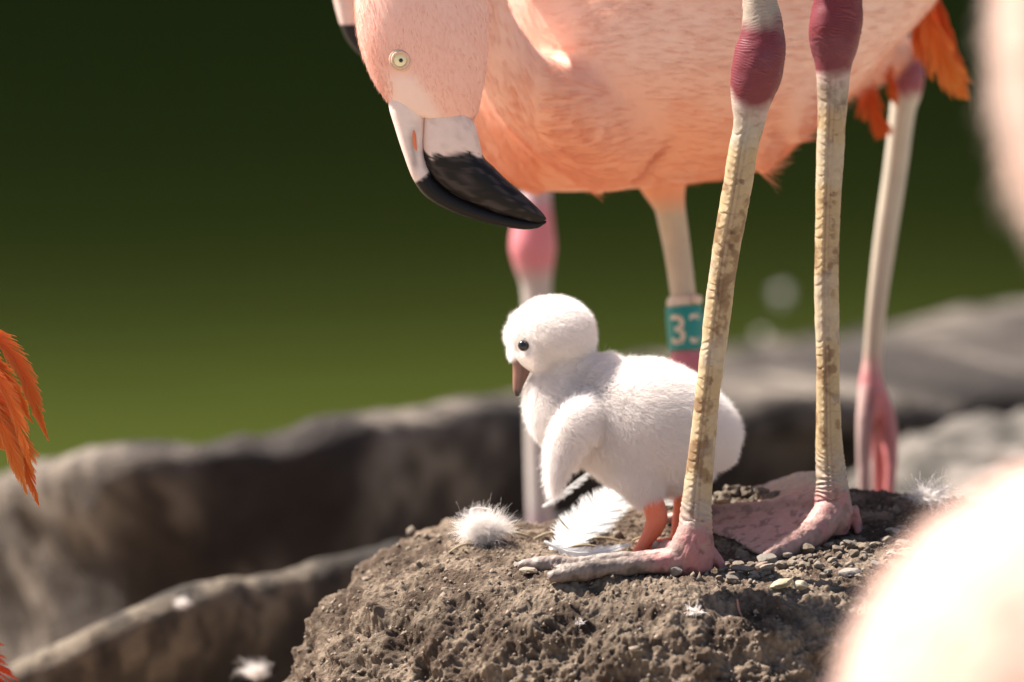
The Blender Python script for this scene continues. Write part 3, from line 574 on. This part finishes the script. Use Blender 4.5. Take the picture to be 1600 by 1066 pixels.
# ---- the banded bird behind
B = thing('adult_flamingo', P(1075, 1330, .28), 'salmon pink flamingo with a teal numbered band on its leg', 'flamingo', 'adult flamingos')
BD = .25
secsB = [(690, -60, 700, 90, 60), (722, -160, 738, 220, 150), (785, -230, 805, 286, 220), (850, -280, 865, 298, 250), (930, -330, 945, 296, 285), (1070, -365, 1070, 285, 300), (1190, -350, 1185, 262, 280), (1285, -310, 1270, 200, 235), (1370, -250, 1350, 122, 180), (1440, -190, 1425, 42, 120), (1530, -130, 1510, -50, 60), (1580, -100, 1575, -75, 20)]
nB = tube([(960, 190, .20, 120), (880, 175, .168, 80), (812, 128, .145, 58), (768, 60, .135, 48), (742, -10, .13, 46), (715, -150, .14, 42), (680, -290, .19, 40), (610, -360, .23, 40), (555, -300, .24, 40), (548, -200, .24, 44)], 80, 24, .95)
hB = loft([(515, -230, 600, -230, 44), (490, -160, 640, -160, 58), (486, -100, 655, -95, 60), (500, -50, 650, -40, 50), (518, -25, 630, -10, 36)], .24, 40, 30)
tB = tube([(1030, 200, .27, 110), (1036, 285, .275, 42), (1050, 335, .278, 24), (1056, 380, .28, 20)], 24, 18, .9)
tB2 = tube([(1300, 60, .33, 110), (1370, 80, .36, 50), (1402, 70, .375, 26)], 20, 18, .9)
vent = [tube([(1230, 150, .20, 60), (1240, 200, .2, 36), (1250, 226, .2, 8)], 14, 12), tube([(1180, 200, .2, 50), (1192, 250, .2, 26), (1190, 276, .2, 6)], 14, 12)]
V, F = union([body_secs(secsB, BD), nB, hB, tB, tB2]+vent, .0034, 8)
TOPB, LOWB = np.array((.76, .53, .44)), np.array((.74, .32, .18))
cb = plumage_cols(V, TOPB, LOWB, 20, 300); tb = sstep(296, 345, topx(V)[1])[:, None]; mk('body', V, F, MT['plume'], B, cols=cb*(1-tb)+np.array([.50, .40, .29])*tb)
rt, nr = sample(V, F, 90000); x, y, _ = topx(rt); keep = (y > -120) & (nr[:, 1] < .5) & (y < 292); rt, nr, x, y = rt[keep], nr[keep], x[keep], y[keep]
fl = np.stack([.9+0*x, 0*x, .05-.0005*(x-900)], 1); nk = (x < 830); fl[nk] = (.35, 0, -1)
lowm = rng.random(len(x)) < sstep(40, 290, y+50*fbm(rt, 14, 3, 3))
MT['strand_low'] = mkmat('salmon_barbs', (.78, .36, .22), rough=.7, spec=.15, transl=.3, mottle=(26, .6), dark=(1, .75, .62))
hair('plumage', rt[~lowm], nr[~lowm], fl[~lowm], .013, .015, .00015, MT['strand'], B, .10)
hair('plumage', rt[lowm], nr[lowm], fl[lowm], .013, .015, .00015, MT['strand_low'], B, .10)
simple_head(B, 560, -105, .24, 0.0, .97, 1)
stB = [(290, (.55, .42, .34)), (330, (.50, .40, .28)), (470, (.50, .40, .28)), (535, (.5, .36, .3)), (550, (.50, .14, .16)), (600, (.50, .14, .16)), (640, GRY), (700, BEI), (1250, BEI), (1320, PNK)]
lgB = soft_leg(B, [(1046, 320, .278, 24), (1058, 390, .28, 21), (1066, 450, .28, 20), (1071, 500, .28, 20), (1074, 540, .28, 24), (1076, 570, .28, 29), (1078, 600, .28, 28), (1080, 640, .28, 20), (1084, 800, .28, 17), (1088, 1100, .28, 17), (1090, 1290, .28, 20), (1090, 1325, .28, 20)], stB)
plain_foot(lgB, 1090, .28)
stB2 = [(40, GRY), (70, (.20, .05, .07)), (140, (.26, .06, .08)), (158, (.50, .44, .36)), (300, (.46, .40, .32)), (545, (.42, .34, .27)), (590, (.46, .17, .17)), (760, (.40, .13, .13))]
lgB2 = soft_leg(B, [(1400, 40, .375, 22), (1412, 80, .38, 26), (1416, 115, .38, 29), (1415, 145, .38, 25), (1411, 170, .38, 20), (1400, 260, .385, 18.5), (1384, 370, .39, 17.5), (1370, 480, .395, 15), (1363, 560, .40, 14), (1361, 595, .40, 18), (1363, 620, .40, 23)], stB2)
t_ = [[(1362, 600, .40, 20), (1352, 660, .395, 15), (1350, 740, .395, 11), (1352, 830, .395, 7)], [(1364, 600, .40, 20), (1372, 660, .405, 15), (1374, 750, .41, 11), (1370, 850, .415, 7)], [(1364, 605, .40, 18), (1388, 660, .40, 14), (1392, 740, .40, 10), (1384, 825, .40, 7)]]
foot(lgB2, t_, [], .0018, lambda V: lerpc(topx(V)[0], [(1340, (.42, .30, .27)), (1362, (.26, .09, .09)), (1374, (.52, .15, .15)), (1400, (.34, .14, .14))]), 'legsoft')
Vb, Nn, Bb, Rb, q, th = tube([(1068, 478, .28, 29), (1070, 500, .28, 30), (1072, 525, .28, 30), (1073, 547, .28, 29)], 24, 40, 1, True)
inner = tube([(1073, 547, .28, 25), (1068, 478, .28, 25)], 24, 40, 1, True)[0]; VV = np.concatenate([Vb, inner]).reshape(-1, 3); nR = 48
F = gridfaces(nR, 40, False)+[[(nR-1)*40+j, (nR-1)*40+(j+1) % 40, (j+1) % 40, j] for j in range(40)]
bandO = mk('leg_band', VV, F, MT['band'], B)
mk('band_collar', *tube([(1066, 462, .28, 22), (1067, 472, .28, 26), (1068, 482, .28, 24)], 12, 24), MT['cream'], bandO)
mk('band_rivet', *ellipsoid(1090, 468, .272, 8, 8, 8), MT['cream'], bandO)
fc = bpy.data.curves.new('num', 'FONT'); fc.body = '33'; fc.size = M(64, .28); fc.align_x = 'CENTER'; fc.align_y = 'CENTER'; fc.offset = .0003
fo = bpy.data.objects.new('num', fc); COL.objects.link(fo); dg = bpy.context.evaluated_depsgraph_get(); tm = bpy.data.meshes.new_from_object(fo.evaluated_get(dg))
import bmesh
bm = bmesh.new(); bm.from_mesh(tm); bmesh.ops.triangulate(bm, faces=bm.faces); bmesh.ops.subdivide_edges(bm, edges=bm.edges, cuts=2); bm.to_mesh(tm); bm.free()
tv = np.array([v.co for v in tm.vertices]); tf = [list(p.vertices) for p in tm.polygons]; bpy.data.objects.remove(fo)
Rr = M(30.6, .28); c0 = P(1070.5, 513, .28); ax = P(1068, 478, .28)-P(1073, 547, .28); ax /= np.linalg.norm(ax)
al = tv[:, 0]/Rr+.12; sd = np.cross(ax, [0, 1., 0]); sd = sd if sd[0] > 0 else -sd
mk('band_number', c0+ax*tv[:, 1:2]+sd*(np.sin(al)*Rr)[:, None]+np.array([0, -1., 0])*(np.cos(al)*Rr)[:, None], tf, MT['cream'], bandO, smooth=False)
for a, b, c, wd, dd_, tn, sdv in [((1415, -40, .30), (1440, 50, .29), (1508, 150, .29), 26, .29, .1, (1, 0, .6)), ((1428, -50, .27), (1460, 60, .265), (1495, 135, .265), 24, .27, 0, (1, 0, .6)), ((1440, -60, .31), (1478, 60, .31), (1512, 152, .31), 16, .3, .6, (1, 0, .6)),
                                 ((1340, 80, .33), (1358, 150, .33), (1380, 212, .33), 20, .33, .8, (1, 0, .2)), ((1370, 70, .34), (1388, 115, .34), (1402, 165, .34), 10, .34, .6, (1, 0, .2)), ((1335, 70, .34), (1356, 150, .34), (1370, 195, .34), 16, .34, .7, (1, 0, .2))]:
    wing_feather(B, a, b, c, wd, dd_, tn, side=sdv)
# ---- the bird whose single leg shows behind the chick
C = thing('adult_flamingo', P(845, 1100, .6), 'flamingo behind the chick, one pink-jointed leg seen below the lowered bill', 'flamingo', 'adult flamingos')
V, F = union([body_secs([(620, -420, 620, -330, 40), (700, -460, 700, -180, 150), (830, -500, 830, -60, 240), (980, -510, 980, -20, 270), (1130, -470, 1130, -70, 230), (1230, -430, 1230, -160, 140), (1290, -390, 1290, -240, 60)], .62),
              tube([(1150, -280, .62, 110), (1270, -340, .62, 60), (1360, -480, .62, 44), (1370, -700, .62, 40), (1290, -900, .62, 40), (1290, -1100, .62, 42), (1390, -1200, .62, 46), (1470, -1150, .62, 66), (1500, -1100, .62, 50)], 80, 22, .95),
              tube([(880, -120, .61, 120), (862, 60, .605, 70), (846, 200, .6, 30), (840, 270, .6, 22)], 24, 18, .9)], .004, 8)
mk('body', V, F, MT['plume'], C, cols=plumage_cols(V, (.76, .5, .42), (.76, .4, .3), -300, 0))
simple_head(C, 1500, -1130, .62, -.6, .9, -1)
stC = [(250, (.55, .45, .40)), (300, (.36, .32, .33)), (335, (.54, .17, .19)), (410, (.54, .17, .19)), (440, (.40, .32, .29)), (480, (.44, .39, .35)), (780, (.42, .36, .33)), (830, (.34, .22, .24)), (1080, PNK)]
lgC = soft_leg(C, [(841, 240, .6, 22), (838, 300, .6, 23), (834, 345, .6, 31), (833, 385, .6, 36), (835, 415, .6, 31), (838, 445, .6, 24), (840, 500, .6, 22), (842, 700, .6, 21), (846, 900, .6, 20), (848, 1110, .6, 21), (848, 1160, .6, 22)], stC)
plain_foot(lgC, 848, .6, 1)
# ---- the bird leaving the frame beside the kerb, orange wing tips hanging
D = thing('adult_flamingo', P(-420, 1250, .05), 'flamingo at the pond edge with bright orange wing feathers hanging above the kerb', 'flamingo', 'adult flamingos')
DD = .03
V, F = union([body_secs([(-1080, 300, -1080, 380, 60), (-980, 160, -980, 520, 180), (-820, 80, -820, 640, 270), (-600, 80, -600, 680, 290), (-400, 160, -400, 680, 250), (-240, 300, -220, 650, 160), (-130, 420, -110, 590, 70), (-70, 480, -65, 540, 20)], DD),
              tube([(-900, 330, DD, 130), (-1060, 240, DD, 70), (-1180, 60, DD, 46), (-1180, -200, DD, 42), (-1080, -420, DD, 42), (-1100, -640, DD, 44), (-1220, -740, DD, 54), (-1320, -700, DD, 64), (-1350, -650, DD, 46)], 80, 22, .95)]+
             [tube([(x_, 500, dz, 110), (x_, 640, dz, 60), (x_+4, 760, dz, 24), (x_+6, 800, dz, 20)], 20, 16, .9) for x_, dz in ((-560, -.02), (-500, .08))], .004, 8)
mk('body', V, F, MT['plume'], D, cols=plumage_cols(V, (.78, .44, .34), (.78, .34, .22), 250, 640))
simple_head(D, -1350, -680, DD, .5, 1, 1)
for x_, dz in ((-554, -.02), (-494, .08)):
    g_ = topx(np.array([[P(x_, 800, dz)[0], P(x_, 800, dz)[1], GZ+.01]]))[1][0]
    lg = soft_leg(D, [(x_, 740, dz, 22), (x_, 840, dz, 30), (x_, 900, dz, 36), (x_, 950, dz, 26), (x_, (950+g_)/2+20, dz, 19), (x_, g_-20, dz, 22), (x_, g_, dz, 22)], [(780, GRY), (850, RED), (930, RED), (970, BEI), (2000, BEI)]); plain_foot(lg, x_, dz)
FDL = [((-110, 455, .03), (12, 545, .02), (75, 686, .015), 17, .3, (1, 0, .8)), ((-110, 470, .035), (-2, 575, .03), (50, 660, .03), 15, .15, (1, 0, .8)), ((-110, 520, .02), (5, 640, .01), (60, 788, .005), 20, .5, (1, 0, .6)), ((-100, 530, .015), (-6, 650, .01), (42, 772, 0), 18, .0, (1, 0, .6)),
       ((-110, 540, .03), (-10, 620, .03), (34, 650, .03), 14, .55, (1, 0, .8)), ((-120, 550, .02), (-30, 650, .015), (5, 702, .015), 20, .1, (1, 0, .6)), ((-130, 480, .03), (-40, 540, .03), (2, 640, .03), 18, .4, (1, 0, .8)), ((-105, 520, .01), (0, 600, .0), (52, 740, -.005), 14, .2, (1, 0, .6))]
for a, b, c, wd, tn, sdv in FDL: wing_feather(D, a, b, c, wd, .02, tn, side=sdv, n=230, split=.05)
# ---- the resting bird low at the side: only red wing tips rise into view
E = thing('adult_flamingo', P(-300, 1560, -.02), 'resting flamingo whose deep red wing tip rises beside the mud ridge', 'flamingo', 'adult flamingos')
ED = -.05
V, F = union([body_secs([(-880, 1200, -880, 1280, 60), (-800, 1090, -800, 1420, 180), (-640, 1010, -640, 1560, 260), (-440, 1020, -440, 1600, 280), (-260, 1080, -260, 1540, 220), (-120, 1130, -120, 1420, 130), (-40, 1140, -40, 1260, 50)], ED),
              tube([(-720, 1240, ED, 120), (-880, 1180, ED, 60), (-960, 1040, ED, 44), (-930, 860, ED, 42), (-860, 720, ED, 44), (-900, 600, ED, 56), (-980, 560, ED, 62), (-1010, 590, ED, 46)], 70, 22, .95)], .004, 8)
mk('body', V, F, MT['plume'], E, cols=plumage_cols(V, (.76, .36, .26), (.76, .3, .2), 1050, 1400))
simple_head(E, -1010, 570, ED, .5, 1, 1)
for k_ in range(6):
    wing_feather(E, (-165-10*k_, 985+30*k_, ED-.02+.008*k_), (-48-8*k_, 1018+26*k_, ED-.03+.008*k_), (38-14*k_, 1135+18*k_, ED-.03+.01*k_), 24, ED, 1.4+.03*k_, side=(1, 0, .7))
# ---- the out-of-focus bird close to the camera
GX = 40
G = thing('adult_flamingo', P(1800, 1900, -1.4), 'palest cream flamingo, sunlit rounded back and strongly curved neck, no legs showing', 'flamingo', 'adult flamingos')
GD = -1.4
V, F = union([body_secs([(1275, 1400, 1330, 1500, 60), (1290, 1090, 1400, 1700, 190), (1400, 870, 1500, 1800, 300), (1600, 742, 1650, 1830, 360), (1850, 700, 1850, 1800, 360), (2100, 740, 2080, 1700, 300), (2300, 860, 2270, 1500, 180), (2400, 980, 2390, 1300, 70)], GD),
              tube([(2200, 1100, GD, 170), (2330, 900, GD, 100), (2300, 700, GD, 80), (2080, 560, GD, 76), (1840, 440, GD, 78), (1680, 270, GD, 84), (1632, 60, GD, 90), (1650, -150, GD, 84), (1760, -330, GD, 80), (1900, -380, GD, 90), (2020, -300, GD, 110), (2060, -200, GD, 70)], 100, 26, .95)], .006, 8)
V = V+RT*M(GX, GD)
mk('body', V, F, MT['plume'], G, cols=plumage_cols(V, (.84, .72, .62), (.80, .56, .46), 800, 1500))
rt, nr = sample(V, F, 40000); keep = nr[:, 1] < .6; rt, nr = rt[keep], nr[keep]; fl = np.tile(np.array([-.6, -.1, -.5]), (len(rt), 1))
hair('plumage', rt, nr, fl, .03, .06, .0005, MT['strand_pale'], G, .1)
mc3 = P(1880, 1700, GD)[:2]
make_mound('mud_nest', mc3, [(a, b+.035) for a, b in PROF[:-1]]+[(.30, -.26)], 200, 90, lambda x, y: 0*x, 'brown mud nest mound under the palest cream flamingo', 1.5, 80, .6)
simple_head(G, 2060, -250, GD, -.3, 1.3, -1)
# ------------------------------------------------------------------ loose things on the nest
def rock_mesh(seed, lump=.28):
    import bmesh
    bm = bmesh.new(); bmesh.ops.create_icosphere(bm, subdivisions=3, radius=1); V = np.array([v.co for v in bm.verts]); F = [[v.index for v in f.verts] for f in bm.faces]; bm.free()
    R = np.random.default_rng(seed)
    for _ in range(14):
        n = R.normal(0, 1, 3); n /= np.linalg.norm(n); h = R.uniform(.42, .8); s = V@n; V = V-n*np.clip(s-h, 0, None)[:, None]*.85
    V = V*(1+lump*.35*fbm(V+seed*3.1, 1.6, 3, seed)+.03*fbm(V, 7, 2, seed))[:, None]; return V, F
ROCKS = [rock_mesh(s) for s in range(9)]; CLODS = [rock_mesh(40+s, .95) for s in range(5)]
TONES = [(.22, .165, .12), (.26, .20, .15), (.17, .128, .095), (.30, .235, .18), (.22, .185, .155)]
def put_stone(px, py, w_, h_, name, label, cat, group=None, tone=None, lib=ROCKS, sink=.25):
    p, nrm = hit(px, py+h_*.3)
    if p is None: return None
    k_ = random.randrange(len(lib)); V, F = lib[k_]; s = np.array([M(w_/2), M(w_/2)*random.uniform(.7, 1), M(h_/2)]); a = random.uniform(-.5, .5)
    if random.random() < .5: V = V*np.array([-1, 1, 1]); F = [f[::-1] for f in F]
    Rz = np.array([[math.cos(a), 0, math.sin(a)*.6], [0, 1, 0], [-math.sin(a)*.6, 0, math.cos(a)]])
    W = (V*s)@Rz.T; W[:, 2] -= W[:, 2].min()*(1-sink)*1.0; tone = np.array(tone or random.choice(TONES))*.68
    o = mk(name, W+p, F, MT['stone'], cols=np.tile(tone, (len(W), 1)), origin=p); o.data.set_sharp_from_angle(angle=math.radians(16)); return tag(o, label, cat, group)
put_stone(1202, 876, 46, 30, 'stone', 'large angular grey stone against the front toe of the pink webbed foot', 'stone', tone=(.25, .215, .18))
put_stone(1160, 889, 46, 22, 'stone', 'flat brown stone between the two adult feet', 'stone', tone=(.24, .19, .155))
put_stone(1190, 885, 28, 24, 'stone', 'reddish brown angular stone under the large grey stone', 'stone', tone=(.29, .20, .155))
put_stone(1055, 894, 28, 26, 'stone', 'rounded grey-brown stone touching the heel of the grey-toed foot', 'stone', tone=(.27, .22, .19))
put_stone(1326, 893, 42, 20, 'stone', 'pale flat stone on the gravelly side of the nest', 'stone', tone=(.34, .29, .25))
put_stone(1222, 912, 44, 20, 'stone', 'oval cream stone lying at the lip of the nest', 'stone', tone=(.50, .41, .28))
put_stone(1250, 915, 30, 22, 'stone', 'small round cream stone beside the oval cream one', 'stone', tone=(.52, .43, .31))
put_stone(1397, 830, 32, 16, 'stone', 'smooth light grey pebble uphill of the gravel', 'stone', tone=(.36, .31, .26))
put_stone(1385, 842, 26, 13, 'stone', 'thin tan pebble just below the smooth light grey one', 'stone', tone=(.33, .26, .2))
put_stone(1392, 866, 24, 22, 'stone', 'pale upright stone at the edge of the gravel patch', 'stone', tone=(.34, .30, .27))
put_stone(1145, 905, 32, 17, 'stone', 'low brown stone in front of the heel of the near foot', 'stone', tone=(.22, .18, .15))
put_stone(824, 890, 34, 14, 'stone', 'pale tan flake of stone by the longest grey toe tip', 'stone', tone=(.40, .31, .23))
put_stone(808, 882, 20, 15, 'stone', 'small knobbly stone under the longest grey toe tip', 'stone', tone=(.34, .28, .23))
LB = 'small grey-brown pebble in the gravel patch around the webbed foot'; GR = 'pebbles in the gravel patch'
for _ in range(120):
    px = random.uniform(1120, 1420); t = (px-1120)/300; py = random.gauss(892-38*t, 14); s_ = random.choice([9, 10, 11, 12, 13, 15, 18, 22])
    put_stone(px, py, s_*random.uniform(.9, 1.5), s_*random.uniform(.75, 1.2), 'pebble', LB, 'pebble', GR)
LC = 'crumbly dark soil clod on the back rim of the nest'; GC = 'soil clods on the rim'
for px, py, s_ in [(1188, 757, 26), (1165, 752, 22), (1146, 752, 24), (1130, 762, 22), (1205, 762, 22), (1176, 768, 20), (1150, 772, 18), (1222, 756, 16), (1115, 768, 18), (1135, 748, 16)]:
    put_stone(px, py+18, s_*1.4, s_*1.2, 'soil_clod', LC, 'clod', GC, random.choice([(.17, .13, .095), (.22, .175, .13)]), CLODS)
put_stone(1492, 752, 30, 18, 'soil_clod', 'black soil clod sticking up from the far end of the nest rim', 'clod', None, (.07, .06, .052), CLODS)
# countless crumbs of soil
pts, nrm = sample(NV, NF, 16000); keep = (pts[:, 1] < .22) & (pts[:, 2] > -.11); pts, nrm = pts[keep], nrm[keep]; R = np.random.default_rng(3)
ico = np.array([[0, 0, 1], [.9, 0, -.3], [-.45, .8, -.3], [-.45, -.8, -.3], [.5, .5, .5], [-.6, 0, .5]]); icf = [[0, 4, 5], [0, 5, 3], [0, 3, 1], [0, 1, 4], [4, 1, 2], [4, 2, 5], [5, 2, 3], [1, 3, 2]]
n = len(pts); sz = R.lognormal(math.log(.0008), .5, n); jit = 1+R.normal(0, .25, (n, 6, 3)); ang = R.uniform(0, 6.28, n); Vc = ico[None]*jit*sz[:, None, None]
c_, s_ = np.cos(ang)[:, None], np.sin(ang)[:, None]; Vc = np.stack([Vc[..., 0]*c_-Vc[..., 1]*s_, Vc[..., 0]*s_+Vc[..., 1]*c_, Vc[..., 2]*.8], -1)+(pts+nrm*sz[:, None]*.2)[:, None]
Fc = (np.array(icf)[None]+np.arange(n)[:, None, None]*6).reshape(-1, 3); tn = R.uniform(.65, 1.5, (n, 1, 1))*np.array([.165, .125, .094])[None, None]*np.ones((n, 6, 1))
tag(mk('soil_crumbs', Vc.reshape(-1, 3), Fc, MT['stone'], cols=tn.reshape(-1, 3), smooth=False, origin=(0, 0, 0)), 'loose crumbs of dry soil over the nest', 'soil', kind='stuff')
# straws
for px, py, L_, a in [(945, 850, 70, -.3), (800, 842, 60, -.25), (720, 862, 50, .5), (785, 800, 34, .9), (575, 862, 34, .8), (860, 842, 54, .15), (905, 862, 60, .05), (1010, 848, 44, -.2)]:
    p, nm_ = hit(px, py)
    if p is None: continue
    q = [p+np.array([math.cos(a)*t*M(L_), .01*t, math.sin(a)*t*M(L_)*.5+.0012+.002*(1-4*t*t)]) for t in np.linspace(-.5, .5, 9)]
    tag(mk('straw', *wtube(q, .0006, 6), MT['straw'], origin=p), 'thin dry straw lying on the nest among the shed feathers', 'straw', 'straws on the nest')
q = [P(x_, y_, -.055) for x_, y_ in ((1152, 935), (1154, 950), (1160, 965), (1166, 978), (1162, 984))]; p, _ = hit(1156, 955); q = cr(np.array(q)-P(1156, 955, -.055)+p+[0, -.002, 0], 16)
tag(mk('rootlet', *wtube(q, .0005, 6), mkmat('rootlet', (.30, .14, .10), rough=.6), origin=p), 'thin reddish rootlet curling out of the nest front', 'rootlet')
# shed feathers
WH = lambda t, w_: np.stack([.88-.03*w_]*3, 1)*np.array([1, .985, .97])
GYF = lambda t, w_: np.stack([.62-.28*np.sin(t*40)**2*w_]*3, 1)*np.array([1, .97, .94])
def shed(name, path, side, wpx, label, n, colfn=WH, split=.12, curl=.03, droop=None, wide=1.0, ov=1.25):
    pts_ = [P(*r) for r in path]; W = M(wpx); V, F, cols = feather(pts_, side, lambda s: W*min(1, .35+s*2.2)*min(1, (1-s)*2.2+.12), n=n, colfn=colfn, split=split, curl=curl, droop=droop, r0=.0006, wide=wide, ov=ov)
    return tag(mk(name, V, F, MT['feather'], cols=cols, smooth=False, origin=pts_[0]), label, 'feather')
shed('shed_feather', [(866, 864, .065), (900, 832, .10), (940, 793, .135), (985, 745, .165)], (1, -.6, -.25), 66, 'broad bright white shed feather standing behind the chick wing', 240, split=.06, curl=.02, droop=None, ov=2.2)
shed('shed_feather', [(848, 792, .15), (875, 773, .152), (905, 749, .155), (938, 724, .16)], (1, 0, -.8), 16, 'narrow shed feather with a cream shaft leaning behind the white one', 60, split=.5, curl=.08, wide=.15)
shed('shed_feather', [(1000, 832, .12), (1020, 800, .125), (1045, 785, .13), (1070, 790, .13)], (.3, 0, 1), 34, 'grey barred shed feather behind the orange chick leg', 60, GYF, .3, .1)
shed('shed_feather', [(850, 846, .05), (890, 862, .05), (940, 862, .05), (985, 850, .055)], (.1, .3, 1), 16, 'flattened white shed feather lying in front of the broad one', 60, WH, .4, .05)
def tuft(px, py, r_, n_, label, up=(0, 0, .6), seed=1, flat=.8, dz=0, at=None, name='down_tuft', rad=.00012):
    p = at
    if p is None: p, _ = hit(px, py)
    if p is None: return
    V, F = fluff(p+np.array([0, 0, M(r_)*.15]), M(r_), n_, up, seed, flat, rad); tag(mk(name, V, F, MT['down'], origin=p), label, 'feather')
tuft(756, 848, 46, 4200, 'round white down tuft on the back edge of the nest', (.1, 0, .6), 2, .9, rad=.00007)
q = [[P(755+(i-8)*.3, 835, .11), P(735+i*1.2, 800, .11), P(735+i*2.2, 789-i*.3, .11), P(748+i*2.6, 786+i*.6, .11)] for i in range(9)]
p0, _ = hit(756, 845); sh = p0-P(756, 838, .11)
tag(mk('curled_barbs', *merge([wtube(cr(np.array(c)+sh, 14), .00022, 4) for c in q]), MT['down'], origin=p0), 'curled loose white barbs arching over the round down tuft', 'feather')
tuft(516, 925, 22, 160, 'small white down tuft clinging to the sloping side of the nest', (-.5, 0, 1.0), 4)
tuft(1086, 964, 20, 60, 'star-shaped white down tuft on the nest front', (0, -.8, .2), 6, rad=.0002)
tuft(907, 978, 12, 30, 'faint tiny down wisp on the nest front', (0, -.6, .3), 16)
tuft(1452, 792, 44, 420, 'greyish matted down tuft on the far end of the nest top', (.2, -.2, .4), 8, .5)
tuft(1136, 752, 34, 420, 'white down tuft behind the chick tail', (-.2, 0, .4), 9, .5)
tuft(0, 0, 18, 200, 'blurred white down tuft on the sunny mud ridge', (0, -.3, .3), 11, at=P(285, 950, .39))
tuft(0, 0, 30, 260, 'white down tuft lying on the mud below the ridge', (0, 0, .5), 12, at=P(398, 1062, .30))
def water_at(px, py):
    d = _rel(px, py, 0); d = d/np.linalg.norm(d); return CAM+d*((WZ-CAM[2])/d[2])
for px, py, lb, r_ in [(1220, 462, 'larger white down feather floating on the green pond', 18), (1190, 525, 'faint white down feather floating nearer the kerb', 10)]:
    tuft(0, 0, r_, 60, lb, (0, 0, .3), px, at=water_at(px, py), name='floating_feather', rad=.0003)
